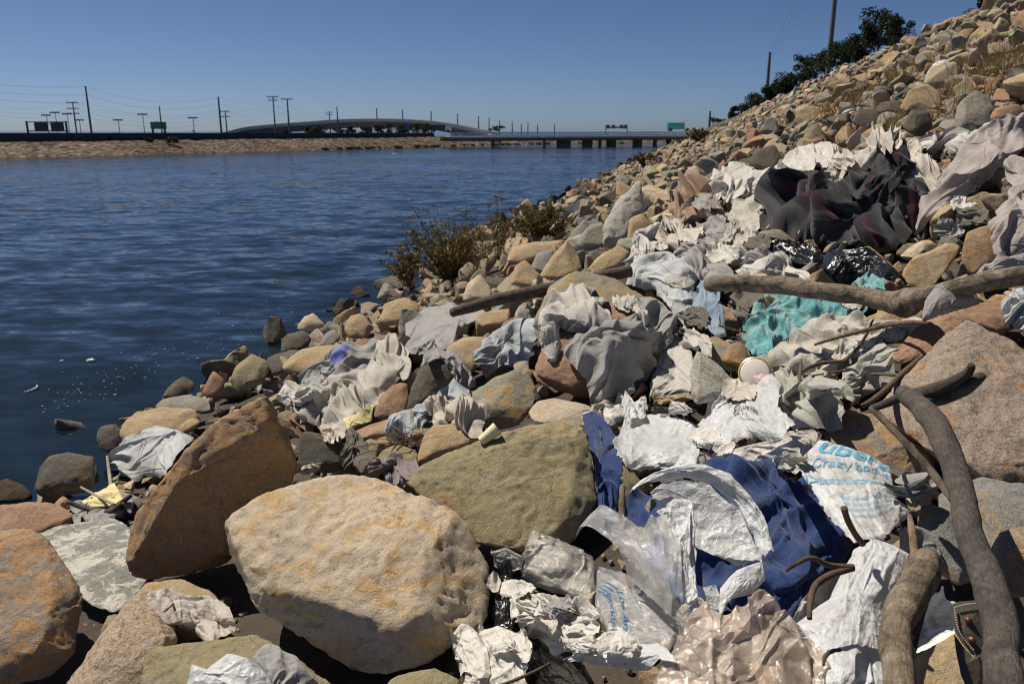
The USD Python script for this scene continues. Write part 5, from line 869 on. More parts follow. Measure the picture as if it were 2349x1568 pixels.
# blue cloth and bags
lay('towel', 'dirty terry towel lying behind the blue bundle', 'towel', 'towel', '1608 1062 1640 1045 1700 1030|1810 1005 1885 994 1875 1030|1830 1090 1780 1080 1700 1080|1640 1085', k=1.2, n=52, puff=.04, amp=.04)
lay('rag', 'frayed dirty white rag right of the pale flat stone', 'rag', 'towel', '1326 955 1370 935 1424 920|1475 940 1465 960|1400 990|1350 975', k=1.5, puff=.03, rag=.1)
lay('plastic_scrap', 'torn scrap of black plastic under the granite wedge', 'plastic scrap', 'bin', '1482 935 1520 925 1570 928|1620 935 1600 955|1540 972|1500 955', k=1.5, puff=.02, amp=.06, rag=.12, crisp=.02)
lay('brown_paper', 'strip of brown paper below the white lining', 'paper', 'brownpaper', '1490 920 1520 908|1582 900 1590 915|1530 926|1500 932', k=1.2, puff=.02)
lay('blue_cloth', 'strip of blue cloth falling beside the olive slab', 'cloth', 'royal', '1336 953 1380 955|1402 990 1430 1040 1424 1100|1410 1200 1375 1185|1364 1090 1350 1010', k=1.2, n=48, puff=.06)
lay('blue_cloth', 'flat blue cloth under the white dome shaped bag', 'cloth', 'royal', '1425 1130 1520 1140 1640 1190|1680 1300 1700 1400|1600 1420 1530 1340|1435 1220', k=1.15, n=48, puff=.02, amp=.03)
lay('blue_bundle', 'big bundle of royal blue jersey cloth', 'bundle', 'royal', '1632 1090 1660 1074 1725 1072 1790 1086 1858 1122|1902 1176 1932 1246 1918 1305|1862 1364 1800 1428 1720 1415|1640 1385 1600 1300 1612 1180', k=1.4, n=68, puff=.14, amp=.05, wl=5)
bm = lay('plastic_bag', 'flattened white bag between the blue strip and the towel', 'plastic bag', 'bag', '1405 1026 1420 990 1432 964 1472 948|1520 958 1608 976|1606 1020 1598 1068 1560 1078|1503 1076 1431 1092 1412 1060', k=1.25, n=52, puff=.05, amp=.04, crisp=.02, rag=.05)
lay('plastic_bag', 'spiky torn tuft of white plastic above the flattened bag', 'plastic bag', 'bag', '1422 935 1430 895 1455 925|1488 900 1490 935|1482 970 1455 975|1435 972', k=1.6, puff=.04, amp=.12, wl=7, crisp=.05, rag=.16, lift=.05)
tb = lay('plastic_bag', 'white food bag printed in black standing crumpled below the jar', 'plastic bag', 'bag', '1596 982 1650 940 1664 892 1690 880|1730 885 1774 848 1798 893 1792 940|1828 975 1808 1022 1745 1006|1655 1040 1604 1038', key='food', k=1.32, n=60, puff=.08, amp=.06, crisp=.022, rag=.03)
M_blk = plain('black_print', (.02, .02, .02), .6, .1)
M_blu = plain('pale_blue_print', (.10, .34, .52), .6, .15, 60.0)
M_dblu = plain('blue_print', (.04, .15, .33), .5, .12, 60.0)
def mark(key, poly, m, parent, off=.004):
    """a flat printed shape on a sheet, outline in footprint coordinates"""
    from shapely.geometry import Polygon
    v, f = trimesh.creation.triangulate_polygon(Polygon(poly), engine='earcut'); v, f = trimesh.remesh.subdivide_to_size(np.c_[v, np.zeros(len(v))], f, .02)[:2]
    P = CL[key]; n = P.shape[0]; p = np.stack([ndi.map_coordinates(P[..., i], [v[:, 1]*(n-1), v[:, 0]*(n-1)], order=1) for i in range(3)], -1); d = C0-p
    obj('printed_mark', (p+d/np.linalg.norm(d, axis=1, keepdims=True)*off, f), m, parent)
mark('food', [(.41, .555), (.43, .545), (.44, .50), (.47, .48), (.50, .485), (.515, .52), (.52, .565), (.535, .58), (.40, .57)], M_blk, tb)
lettering('food', 'TACO', M_blk, .39, .625, .54, .645, .045, tb, True); lettering('food', 'BELL', M_blk, .39, .685, .54, .705, .045, tb, True)
lettering('food', 'Live M\u00e1s', M_blk, .55, .63, .74, .71, .055, tb, True); lettering('food', 'Visit us on', M_blk, .46, .76, .66, .78, .025, tb)
lettering('food', 'UR GANAS', M_blk, .74, .33, .92, .26, .025, tb, mirror=True)
dm = thing('dome_bag', 'white shopping bag arched open like a dome over the blue cloth', 'plastic bag')
lay('inner_panel', None, None, 'bag', '1482 1134 1520 1106 1565 1095 1630 1108 1695 1165|1727 1232 1750 1288 1700 1300|1660 1278 1600 1258 1588 1250|1530 1165', dm, key='dm1', k=1.3, n=60, puff=-.03, prof='bump', t=1.98, tilt=.7, amp=.02, collide=False, crisp=.012, rag=.05, ang=1.75, mul=.9)
lay('rim', None, None, 'bag', '1434 1142 1470 1106 1520 1081 1565 1069 1649 1082 1719 1150|1759 1240 1768 1290|1742 1294 1725 1230 1690 1168 1630 1113 1560 1100|1510 1112 1450 1146', dm, key='dm2', k=1.45, n=60, puff=.05, prof='tube', t=1.86, tilt=.75, amp=.03, collide=False, crisp=.02, rag=.035, mul=1.1)
lay('front_panel', None, None, 'bag', '1503 1152 1530 1146 1585 1160|1592 1260 1598 1370 1610 1422|1582 1436 1558 1370|1520 1250', dm, key='dm3', k=1.5, n=60, puff=.03, prof='tubev', t=1.76, tilt=.8, amp=.03, collide=False, crisp=.012, rag=.05, ang=1.6)
lay('flap', None, None, 'bag', '1652 1350 1690 1306 1752 1286|1756 1330 1722 1362|1668 1376|1650 1425', dm, key='dm4', k=1.15, puff=.02, t=1.78, tilt=.6, collide=False, crisp=.012)
lay('flap', None, None, 'bag', '1606 1348 1642 1340|1664 1400|1622 1394|1612 1372', dm, key='dm5', k=1.1, t=1.8, tilt=.5, collide=False, n=24)
lay('board', 'round edged white board with dark smudges under the big white bag', 'board', 'board', '1808 1440 1840 1372 1897 1332|1945 1305 1940 1350|1890 1410 1850 1440|1820 1460', k=1.02, amp=.004, n=30)
hb = lay('garment_bag', 'torn garment bag printed in pale blue beside the orange block', 'plastic bag', 'hang', '1880 1008 1925 1018 1990 1046|2040 1072 2048 1110 2058 1150|2096 1172 2040 1240 2009 1250|1960 1252 1900 1190 1850 1115 1826 1082 1845 1042', key='hang', k=1.16, n=60, puff=.05, amp=.025, crisp=.012, rag=.035, t=2.12, tilt=1.7, mul=.7)
lettering('hang', 'ubers', M_blu, .10, .16, .97, .17, .13, hb, True)
for k3 in range(3):
    a3 = [math.pi/2+k3*2*math.pi/3+q for q in (.12, 1.95)]; c3 = (.055, .40); ro, ri = .062, .036
    mark('hang', [(c3[0]+r*math.cos(a)*.8, c3[1]-r*math.sin(a)) for r, a in ((ro, a3[0]), (ro, a3[1]), (ri, a3[1]-.15), (ri, a3[0]+.15))], M_blu, hb)
lettering('hang', 'Crazy about', M_blu, .12, .30, .95, .30, .085, hb)
lettering('hang', 'PLEASE RETURN TO A PARTICIPATING STORE FOR REC', M_blu, .08, .46, .97, .50, .052, hb, True)
for r_, (tx) in enumerate(('WARNING: TO AVOID DANGER OF SUFFOCATION KEEP AWAY FROM', 'BABIES. DO NOT USE IN CRIBS, BEDS. THIS FILM MAY CLING TO', 'NOSE AND MOUTH AND PREVENT BREATHING', 'Covered by US patent numbers')):
    lettering('hang', tx, M_blu, .22, .62+.055*r_, .88-.04*r_, .66+.055*r_, .030, hb)
lay('sock', 'grey ribbed sock right of the torn garment bag', 'sock', 'grey', '2034 1118 2070 1108 2115 1106|2138 1128 2120 1140|2100 1158 2075 1150|2058 1142', k=1.35, puff=.03)
lay('rag', 'dull grey cloth behind the thick trunk', 'rag', 'grey', '2050 1250 2090 1200|2130 1215 2165 1290|2150 1330|2080 1310', k=1.2, puff=.02)
bl = lay('board', 'white smudged board scrap right of the thick trunk', 'board', 'board', '2125 1400 2145 1366|2194 1382 2198 1448|2150 1480 2102 1498|2112 1450', key='b362', k=1.02, amp=.004, n=30)
lettering('b362', '362', M_blk, .06, .93, .3, .9, .08, bl)
lay('plastic_bag', 'long crumpled white bag running down to the bottom edge at right', 'plastic bag', 'bag', '1960 1260 2000 1240|2052 1260 2094 1286 2060 1365 2030 1420 2028 1600|1960 1615 1890 1610|1865 1509 1811 1449 1897 1397 1922 1341', k=1.2, n=64, puff=.07, amp=.045, crisp=.016, rag=.03, t=1.53, tilt=1.6)
tn = lay('plastic_bag', 'tan translucent carrier bag at the bottom right of the centre', 'plastic bag', 'tanbag', '1480 1620 1540 1520 1552 1490 1585 1432|1612 1384 1640 1402 1668 1420 1690 1400 1716 1392 1728 1368 1746 1358|1785 1390 1800 1425 1840 1462 1874 1530|1895 1640 1700 1660', k=1.75, n=84, puff=.06, amp=.06, crisp=.02, wl=6, t=1.5, tilt=1.25, rag=.02, mul=1.1)
# clear plastics
lay('plastic_bag', 'clear thin bag crumpled against the olive slab', 'plastic bag', 'milky', '1200 1275 1226 1224|1323 1258 1372 1308|1364 1382 1310 1370 1263 1358|1200 1322', k=1.45, n=52, puff=.07, amp=.06, crisp=.03)
lay('plastic_bag', 'small clear scrap right of the biggest boulder', 'plastic scrap', 'milky', '1125 1266 1160 1256|1202 1276 1195 1312|1160 1318|1138 1302', k=1.4, puff=.03, amp=.06, crisp=.02)
cs = thing('plastic_sheet', 'clear polythene bag with blue lettering beside the front of the dome bag', 'plastic bag')
lay('lower_sheet', None, None, 'clear', '1370 1298 1440 1318 1545 1405|1580 1435 1568 1490|1470 1494 1405 1508|1366 1390', cs, key='la', k=1.12, n=52, puff=.03, amp=.03, crisp=.012, t=1.72, tilt=1.7)
lettering('la', 'Los Ang', M_dblu, .22, .42, .60, .80, .075, cs); lettering('la', 'WorldAirp', M_dblu, .12, .60, .52, .98, .075, cs)
for q in range(4):
    P_ = CL['la']; n_ = P_.shape[0]; a0 = int((.36+.085*q)*n_); j0 = int((.10-.02*q)*n_); sub_ = P_[a0:a0+4, j0:j0+int(.15*n_)]; dv = C0-sub_
    obj('logo_stripe', ((sub_+dv/np.linalg.norm(dv, axis=-1, keepdims=True)*.003).reshape(-1, 3), grid_faces(*sub_.shape[:2])), M_dblu, cs)
lay('upper_roll', None, None, 'clear', '1320 1232 1345 1198 1372 1170|1484 1254 1555 1327|1566 1402 1540 1414|1440 1324 1375 1282', cs, key='la2', k=1.12, n=52, puff=.09, prof='tube', amp=.03, crisp=.012, t=1.76, tilt=1.7, mul=.6)
# torn white plastic by the big boulder
lay('plastic_strip', 'black plastic strip standing against the biggest boulder', 'plastic strip', 'bin', '1140 1328 1166 1304|1184 1344 1196 1385 1178 1440|1152 1456 1132 1452|1136 1400', k=1.3, puff=.03, amp=.04, crisp=.015)
lay('bin_bag', 'black plastic bag at the bottom edge under the torn white heap', 'bin bag', 'bin', '1205 1560 1226 1482|1300 1506 1360 1580|1330 1640|1220 1640', k=1.35, puff=.05, amp=.06, crisp=.02)
lay('torn_bag', 'torn dirty white plastic piled beside the biggest boulder', 'torn bag', 'dbag', '1172 1430 1190 1368 1242 1360 1290 1372|1334 1380 1395 1414|1394 1494 1330 1506|1280 1490 1226 1472', k=1.5, n=60, puff=.05, amp=.08, wl=8, crisp=.03, rag=.06, stiff=.04)
lay('torn_bag', 'shredded dirty white plastic at the bottom edge left of the black bag', 'torn bag', 'dbag', '1096 1448 1150 1440 1216 1458|1226 1509 1212 1600|1160 1620 1110 1600|1104 1502', k=1.6, n=60, puff=.06, amp=.09, wl=8, crisp=.035, rag=.06, stiff=.04)
lay('torn_bag', 'long torn white strip below the torn white heap', 'plastic strip', 'bag', '1288 1512 1334 1500 1420 1485 1512 1472|1535 1500 1558 1536|1460 1535 1369 1526|1320 1520', k=1.25, n=48, puff=.03, amp=.05, crisp=.02, rag=.05)
lay('rolled_bag', 'tightly rolled white bag at the bottom edge beside the biggest boulder', 'plastic bag', 'dbag', '1044 1495 1054 1466 1072 1448|1104 1458 1120 1500 1126 1546|1110 1580 1086 1590|1056 1550', k=1.5, n=48, puff=.06, prof='tubev', amp=.06, wl=8, crisp=.02)

GAP = [('cream', 1700, 545, 'under the left tip of the plaid shirt'), ('cream', 1540, 520, 'beside the tall upright rock'), ('cream', 1440, 700, 'below the broken dark log'), ('grey', 2180, 525, 'in the hollow under the mauve jacket'), ('grey', 1620, 470, 'above the canvas cloth'), ('grey', 2050, 765, 'under the knot of the long log'), ('grey', 1290, 1400, 'beside the lettered clear bag'),
    ('beige', 1580, 540, 'left of the dark garment'), ('beige', 2030, 335, 'at the upper edge of the heap'), ('beige', 1930, 372, 'between the white shirts'), ('beige', 1700, 900, 'just below the jar'), ('beige', 760, 1000, 'behind the tip of the brown boulder'), ('khaki', 1560, 645, 'under the crumpled grey cap'), ('khaki', 1960, 692, 'below the middle of the long log'), ('khaki', 1850, 1004, 'between the food bag and the orange block'), ('khaki', 1820, 1062, 'at the left corner of the garment bag'),
    ('white', 1655, 585, 'beside the rumpled white shirt'), ('white', 2210, 470, 'in the folds of the mauve jacket'), ('white', 1560, 940, 'below the white fleece lining'), ('dbag', 1620, 1003, 'left of the printed food bag'), ('dbag', 1180, 1352, 'right above the black strip'), ('dbag', 1210, 1402, 'at the top of the torn heap'), ('dbag', 1340, 1482, 'at the right end of the torn heap'), ('dbag', 1150, 1482, 'over the rolled bag'), ('dbag', 1420, 1482, 'at the lower end of the clear bag'), ('dgrey', 1740, 560, 'above the black plastic sheet'), ('dgrey', 2230, 500, 'in shade right of the mauve zip'), ('dgrey', 1600, 730, 'beside the hanging blue jeans')]
rgp = np.random.default_rng(31)
for mt, x, y, pl_ in GAP:
    r = (38 if y > 1200 else 30 if y > 700 else 26)*rgp.uniform(.8, 1.25); a0 = rgp.uniform(0, 1.5); co = [(x+r*1.3*math.cos(a0+i*math.pi/4)*rgp.uniform(.7, 1.2), y+r*.75*math.sin(a0+i*math.pi/4)*rgp.uniform(.7, 1.2)) for i in range(8)]
    film_ = mt == 'dbag'; nm = {'cream': 'cream', 'grey': 'grey', 'beige': 'beige', 'khaki': 'grey green', 'white': 'white', 'dbag': 'dirty white', 'dgrey': 'dark olive'}[mt]
    lay('plastic_scrap' if film_ else 'rag', f'limp {nm} '+('plastic scrap' if film_ else 'rag')+' '+pl_, 'plastic scrap' if film_ else 'rag', mt, '|'.join(' '.join(f'{q:.0f} {w:.0f}' for q, w in co[2*i:2*i+2]) for i in range(4)), group='limp scraps tangled in the litter', k=1.245, n=34, puff=.02, crisp=.018 if film_ else 0, rag=.08, mul=1.5)
for lb_, mt, sh, kw in (('white paper scrap lying among the mid bank stones beyond the upright rock', 'bag', '1296 474 1312 466|1330 470 1328 482|1310 486|1298 482', dict(n=24, crisp=.02)),
    ('small pale scrap below the weeds on the mid bank', 'paper', '1205 700 1222 694|1232 702|1220 712|1208 708', dict(n=20, crisp=.02)), ('thin white rag strip left of the denim jacket', 'lining', '1425 690 1440 684 1470 700|1490 735 1480 745|1455 715|1430 702', dict(n=28, puff=.03)),
    ('grey brown rag in the hollow under the long log', 'dgrey', '1680 672 1705 664 1740 668|1752 690 1730 705|1712 735 1700 730|1680 705', dict(puff=.04)), ('dirty white scrap with a torn edge right of the pale flat stone', 'dbag', '1640 1010 1668 1000|1690 1018 1680 1040|1650 1045|1632 1030', dict(crisp=.02, n=30, rag=.08)),
    ('crushed pale carton piece beside the biggest boulder, above the black strip', 'paper', '1120 1320 1140 1310|1150 1335 1142 1362|1128 1356|1116 1340', dict(crisp=.02, n=26))):
    lay('scrap', lb_, 'scrap', mt, sh, k=1.3, **kw)

# seams and hems: raised stitched lines along the garments
M_seam = fabric('stitched_seam', (.30, .29, .27), (.22, .21, .19), .5)
M_seamd = fabric('dark_seam', (.10, .10, .10), (.14, .13, .12), .5)
def seam(path, ax, fr, a=.04, b=.96, m=None, r=.0028):
    prim = stage.GetPrimAtPath(path); key = [k for k in CL if k == prim.GetCustomDataByKey('label')] or [SEAMKEY.get(path)]
    P = CL[key[0]]; n = P.shape[0]; j = int(fr*(n-1)); line = P[int(a*n):int(b*n):2, j] if ax else P[j, int(a*n):int(b*n):2]; d = C0-line
    obj('seam', tube(line+d/np.linalg.norm(d, axis=1, keepdims=True)*.001, r, 6), m or M_seam, prim, smooth=True)
SEAMKEY = {'/World/denim_jacket': 'dj', '/World/fleece_jacket': 'fl1', '/World/plaid_shirt': 'plaid', '/World/cream_trousers': 'cp1', '/World/mauve_jacket': 'mauve', '/World/trousers': 'tr1'}
for p_, lines in (('/World/denim_jacket', ((1, .45), (1, .82), (0, .2))), ('/World/plaid_shirt', ((1, .5), (1, .54))), ('/World/mauve_jacket', ((0, .35), (1, .6))), ('/World/trousers', ((0, .5),)), ('/World/cream_trousers', ((1, .4), (0, .3))), ('/World/fleece_jacket', ((0, .96),))):
    for ax, fr in lines: seam(p_, ax, fr, m=M_seamd if 'plaid' in p_ or 'fleece' in p_ else None)
for q in stage.GetPrimAtPath('/World').GetChildren():
    nm = q.GetName(); 
    if q.GetTypeName() == 'Mesh' and nm.split('_0')[0] in ('jeans', 'shirt', 'trousers', 'trouser_leg', 'canvas_cloth', 'garment', 'jacket', 'sleeve_cloth'):
        for ax, fr in ((1, .48), (0, .93), (1, .52))[:2 if nm.startswith('shirt') else 3]: seam(q.GetPath().pathString, ax, fr)

# ---------------------------------------------------------------- logs, branches and twigs
def wood(name, c1, c2, c3):
    return mat(name, {'g': ('geometry', {}), 'u': ('uvmap', {'attribute': 'st'}), 'm': ('mapping', {'scale': (26.0, 1.6, 1)}), 'n': ('noise_texture', {'scale': 15.0, 'detail': 8.0, 'roughness': .65, 'distortion': .8}), 'r': ('rgb_ramp', {'ramp': [(.38, c1), (.5, c2), (.56, c2), (.62, c3)]}),
        'w': ('noise_texture', {'scale': 1.0, 'detail': 6.0, 'roughness': .7, 'distortion': .6}), 'rw': ('rgb_ramp', {'ramp': [(.3, (.62,)*3), (.6, (1.15,)*3)]}), 'x': ('mix_color', {'blend_type': 'multiply', 'fac': 1.0, 'use_clamp': False}),
        'b': ('noise_texture', {'scale': 60.0, 'detail': 7.0, 'roughness': .7, 'distortion': 1.0}), 'bu': ('bump', {'strength': .7, 'distance': .006}), 'b2': ('bump', {'strength': .9, 'distance': .010}), 'p': ('principled_bsdf', {'roughness': .9, 'specular_ior_level': .2})},
               [('g.position', 'n.vector'), ('g.position', 'b.vector'), ('u.UV', 'm.vector'), ('m.vector', 'w.vector'), ('w.fac', 'rw.fac'), ('n.fac', 'r.fac'), ('r.color', 'x.a'), ('rw.color', 'x.b'), ('x.result', 'p.base_color'), ('b.fac', 'bu.height'), ('bu.normal', 'b2.normal'), ('w.fac', 'b2.height'), ('b2.normal', 'p.normal')])
WD = {'log': wood('weathered_log', (.085, .07, .055), (.20, .165, .125), (.32, .265, .20)), 'dark': wood('dark_log', (.07, .055, .045), (.11, .09, .07), (.15, .12, .10)), 'grey': wood('grey_branch', (.075, .066, .057), (.115, .10, .088), (.155, .135, .118)), 'trunk': wood('mottled_trunk', (.10, .08, .06), (.23, .18, .125), (.30, .25, .19)), 'twig': wood('brown_twig', (.12, .08, .05), (.19, .135, .09), (.25, .18, .12)), 'peel': wood('peeled_stick', (.20, .13, .08), (.36, .26, .17), (.42, .32, .22)), 'straw': wood('straw_stick', (.36, .31, .22), (.44, .38, .28), (.5, .44, .34))}
def branch(name, label, cat, mt, path, t=None, parent=None, wob=.12, lift=.5, n=14, seg=40, seed=1, group=None):
    a = np.array([float(q) for q in path.replace(',', ' ').split()]).reshape(-1, 3)
    if t is None:
        hs = np.array([hit(x, y) for x, y, r in a]); i_ = np.arange(len(a)); 
        if len(a) > 2: f_ = np.polyfit(i_, hs, 1, w=1/(np.abs(hs-np.median(hs))+.05)); hs = np.minimum(np.polyval(f_, i_), hs+.02)
        tt = hs-a[:, 2]/FPX*hs*lift
    else: tt = np.interp(np.linspace(0, 1, len(a)), np.linspace(0, 1, len(t)), t)
    p = smooth_path(np.c_[at_depth(a[:, 0], a[:, 1], tt), a[:, 2]/FPX*tt], seg)
    v, f = tube(p[:, :3], p[:, 3], n, wob=wob, seed=seed, wf=.35/max(p[:, 3].mean(), .004)); splat(v, f)
    sl = np.r_[0, np.cumsum(np.linalg.norm(np.diff(p[:, :3], axis=0), axis=1))]/max(p[:, 3].mean(), .004); uv = np.vstack([np.stack(np.meshgrid(sl, np.arange(n)/n, indexing='ij')[::-1], -1).reshape(-1, 2), [[.5, 0], [.5, sl[-1]]]])
    return obj(name, (v, f), WD[mt], parent, smooth=True, uv=uv, **({} if parent is not None else dict(label=label, category=cat, group=group)))
branch('log', 'long grey driftwood log crossing the right of the picture', 'log', 'log', '1630 652 17 1640 652 20 1720 651 20 1800 656 22 1840 661 20 1900 668 21 1990 682 22 2040 692 25 2078 691 34 2100 684 27 2130 678 22 2180 664 21 2240 650 22 2380 628 22', t=(4.35, 4.1, 3.75, 3.45, 3.2), wob=.30, n=24, seg=120)
branch('log', 'dark broken log sticking out behind the big grey green boulder', 'log', 'dark', '1038 716 11 1080 704 13 1130 690 14 1210 672 15 1320 650 14 1400 630 15 1445 622 14', t=(6.0, 6.25, 6.5, 6.6), wob=.2, n=18, seg=60)
br = thing('forked_branch', 'dark forked branch arching over the pink rock down to the bottom edge', 'branch')
branch('main_stem', None, None, 'grey', '2072 898 18 2095 918 24 2140 965 27 2180 1045 28 2206 1130 29 2222 1220 31 2262 1320 35 2292 1425 37 2300 1520 41 2305 1640 44', t=(2.22, 2.15, 2.04, 1.9, 1.77, 1.65, 1.51, 1.38, 1.28, 1.2), parent=br, n=24, seg=120, wob=.26)
branch('fork', None, None, 'grey', '2085 912 20 2140 897 18 2190 875 14 2222 852 11 2228 838 7', t=(2.18, 2.12, 2.06), parent=br, n=16, wob=.2)
branch('fork', None, None, 'grey', '2090 920 20 2150 912 20 2200 895 18 2235 875 15 2254 860 9', t=(2.17, 2.13, 2.09), parent=br, n=16, wob=.22, seed=3)
branch('side_twig', None, None, 'grey', '2080 905 13 2040 922 10 2000 936 8', t=(2.2, 2.22, 2.26), parent=br, n=12)
branch('side_twig', None, None, 'log', '1998 934 8 2030 966 8 2080 1018 8 2140 1085 9 2185 1146 8', t=(2.26, 2.2, 2.08, 1.95), parent=br, n=12)
branch('trunk', 'thick mottled curved trunk at the bottom right', 'trunk', 'trunk', '2128 1282 30 2118 1305 37 2095 1352 41 2064 1415 37 2054 1480 35 2064 1560 37 2072 1660 40', t=(1.78, 1.72, 1.63, 1.53, 1.43, 1.34, 1.26), wob=.26, n=28, seg=110)
branch('peeled_stick', 'peeled pale brown stick rising behind the thick trunk', 'stick', 'peel', '2086 1182 5 2092 1215 8 2100 1292 10', t=(1.95, 1.78))
branch('stick', 'short dark stub standing in front of the garment bag', 'stick', 'twig', '1936 1164 8 1948 1200 7 1980 1248 7', t=(1.82, 1.86))
tw = thing('twig', 'forked brown twig lying across the blue bundle', 'twig')
branch('stem', None, None, 'twig', '1802 1310 3 1825 1293 5 1855 1279 6 1904 1296 7 1956 1300 8', t=(1.62, 1.62, 1.64, 1.66), parent=tw)
branch('fork', None, None, 'twig', '1956 1302 8 1897 1322 8 1866 1350 7 1857 1418 6', t=(1.66, 1.62, 1.56, 1.5), parent=tw)
branch('twig', 'small curled twig lying on the long white bag', 'twig', 'twig', '1927 1490 4 1895 1502 5 1889 1525 3', lift=1.0)
branch('reed', 'brown reed stuck upright beside the blue strip', 'reed', 'peel', '1428 1112 6 1427 1160 8 1428 1216 7', t=(2.05, 2.0))
for lb_, p_ in (('dark twig slanting across the crumpled beige shirt', '2002 734 2.5 1983 777 3.5 1931 829 4.5 1890 895 3'), ('long thin stick lying from the beige shirt to the reddish slab', '1869 790 3 1957 764 4.5 2064 741 5.5 2132 741 4'), ('straight brown stick leaning on the edge of the pink rock', '1978 928 4 2061 864 6 2115 817 5'), ('short twig at the lower edge of the beige shirt', '1862 862 2.5 1900 856 3 1950 848 3'), ('short broken twig left of the straight brown stick', '1998 857 3 2030 858 4 2058 862 3'), ('thin pale twig left of the teal shirt', '1648 745 2 1690 758 2.5 1712 762 2'), ('thin upright twig in the crumpled beige shirt', '1838 825 2.5 1836 850 3.5 1833 880 2.5')):
    branch('twig', lb_, 'twig', 'twig', p_, lift=1.0, n=8, seg=20)
branch('driftwood', 'forked piece of driftwood under the bleached jeans at left', 'driftwood', 'grey', '154 1150 5 200 1166 6 245 1178 8 275 1155 7 300 1136 5', lift=1.0)
branch('stick', 'pale straight stick standing below the bleached jeans', 'stick', 'straw', '246 1046 3 252 1095 4 259 1142 4.5', lift=1.0)
branch('stick', 'pale stick lying across the yellow card', 'stick', 'straw', '186 1117 2.5 225 1138 3 262 1156 3', lift=1.5)
branch('stick', 'thin stick at the bottom edge below the biggest boulder', 'stick', 'twig', '1140 1572 3 1190 1555 4 1262 1520 3', t=(2.0, 1.95), n=8)

# ---------------------------------------------------------------- weeds, grass, small rubbish, foam
def weed(label, x, yb, yt, wpx, t, n, seed, bud=.5, lean=0.0):
    rg = np.random.default_rng(seed); b = at_depth(x, yb, t); h = (yb-yt)/FPX*t; w = wpx/FPX*t
    o = thing('weed_bush', label, 'weed', None, tuple(b)); st, lc, bc = [], [], []
    for i in range(n):
        a = rg.uniform(0, 2*np.pi); r = rg.uniform(.1, 1)**.7*w*.5; hh_ = h*rg.uniform(.45, 1.0)*(1-.35*(r/(w*.5))**2)
        tip = b+[math.cos(a)*r+lean*h, math.sin(a)*r, hh_]; s0 = b+[math.cos(a)*r*.15, math.sin(a)*r*.15, -.05]; m = (s0+tip)/2+[0, 0, hh_*.1]
        P_ = smooth_path([s0, m, tip], 8); st.append(tube(P_, np.linspace(.006, .0025, 8)*max(1, t/9), 4))
        for q in range(7):
            s = P_[rg.integers(2, 8)]; d = rg.normal(size=3)*[1, 1, .5]; d[2] = abs(d[2])+.3; d *= h*.16/np.linalg.norm(d); e = s+d; st.append(tube([s, (s+e)/2+[0, 0, .01], e], [.003*max(1, t/9), .002*max(1, t/9), .0015], 3)); bc.append(e); lc.append((s+e)/2)
    obj('stem', cat_mesh(st), LEAF['weed'], o)
    obj('foliage', leaves(lc+[b+[0, 0, h*.2]], [h*.07]*len(lc)+[w*.3], n*34, .022*max(1, t/9), rg), LEAF['weed'], o, kind='stuff')
    obj('seed_heads', leaves(bc, [h*.06]*len(bc), int(n*40*bud), .014*max(1, t/9), rg), LEAF['bud'], o, kind='stuff')
def shore_t(x, y): return hit_g(x, y, .05)
weed('largest brown seeding weed bush at the water edge', 1030, 632, 462, 240, shore_t(1040, 628), 60, 1)
weed('tall lone stalk of weed right of the largest bush', 1142, 590, 436, 60, shore_t(1145, 590), 6, 2, 1.2)
weed('low brown weed bush spreading along the shore behind the tall stalk', 1235, 548, 470, 190, shore_t(1240, 550), 50, 3)
weed('thin weedy fringe low at the left of the largest bush', 935, 650, 560, 110, shore_t(950, 655), 14, 4, .8)
weed('small dark green weed at the far waterline', 1480, 382, 352, 70, shore_t(1480, 386), 16, 5, .2)
weed('dark green clump on the far end of the waterline', 1600, 322, 296, 60, min(hit_g(1600, 324), 58), 18, 6, .1)
# dry grass between the stones of the upper slope
rg = np.random.default_rng(21); vs = []; 
for x, y, s in [(2010, 195, 1), (2060, 175, 1.2), (1940, 225, 1), (2080, 150, .8), (2230, 165, 1), (2260, 200, 1.2), (1905, 250, 1), (1835, 262, .9), (1765, 268, .8), (1700, 285, .8), (2180, 120, .9), (2130, 225, .9), (1990, 160, .8), (1870, 215, .8), (2290, 140, 1.2), (2320, 110, 1), (2045, 270, 1.0), (1955, 200, .8), (1800, 232, .8), (1745, 256, .8), (1720, 268, .7), (1668, 288, .7)]:
    t = hit_g(x, y, .1, 200); b = at_depth(x, y, t)
    for k in range(150):
        p = b+np.r_[rg.normal(size=2)*.3*s*max(1, t/16), -.1]; p[2] = g(p[0], p[1])-.05; h = rg.uniform(.15, .5)*s; d = np.r_[rg.normal(size=2)*.45, 1]*h; wv = np.cross(d, rg.normal(size=3)); wv *= .006*max(1, t/12)/np.linalg.norm(wv); vs.append(np.array([p-wv, p+wv, p+d+[0, 0, -h*.15]]))
V_ = np.vstack(vs); obj('dry_grass', (V_, np.arange(len(V_)).reshape(-1, 3)), LEAF['straw'], None, kind='stuff', label='tufts of dry straw coloured grass between the upper stones', category='grass')
tw_ = [tube([q, q+d*.5+[0, 0, .01], q+d], .003, 4) for q, d in [(at_depth(930+rg.normal()*26, 1015+rg.normal()*14, 4.6), np.r_[rg.normal(size=2)*.08, rg.normal()*.02]) for _ in range(60)]]
obj('dry_twigs', cat_mesh(tw_), WD['twig'], None, kind='stuff', label='litter of dry twigs left of the orange patched wedge', category='twigs')
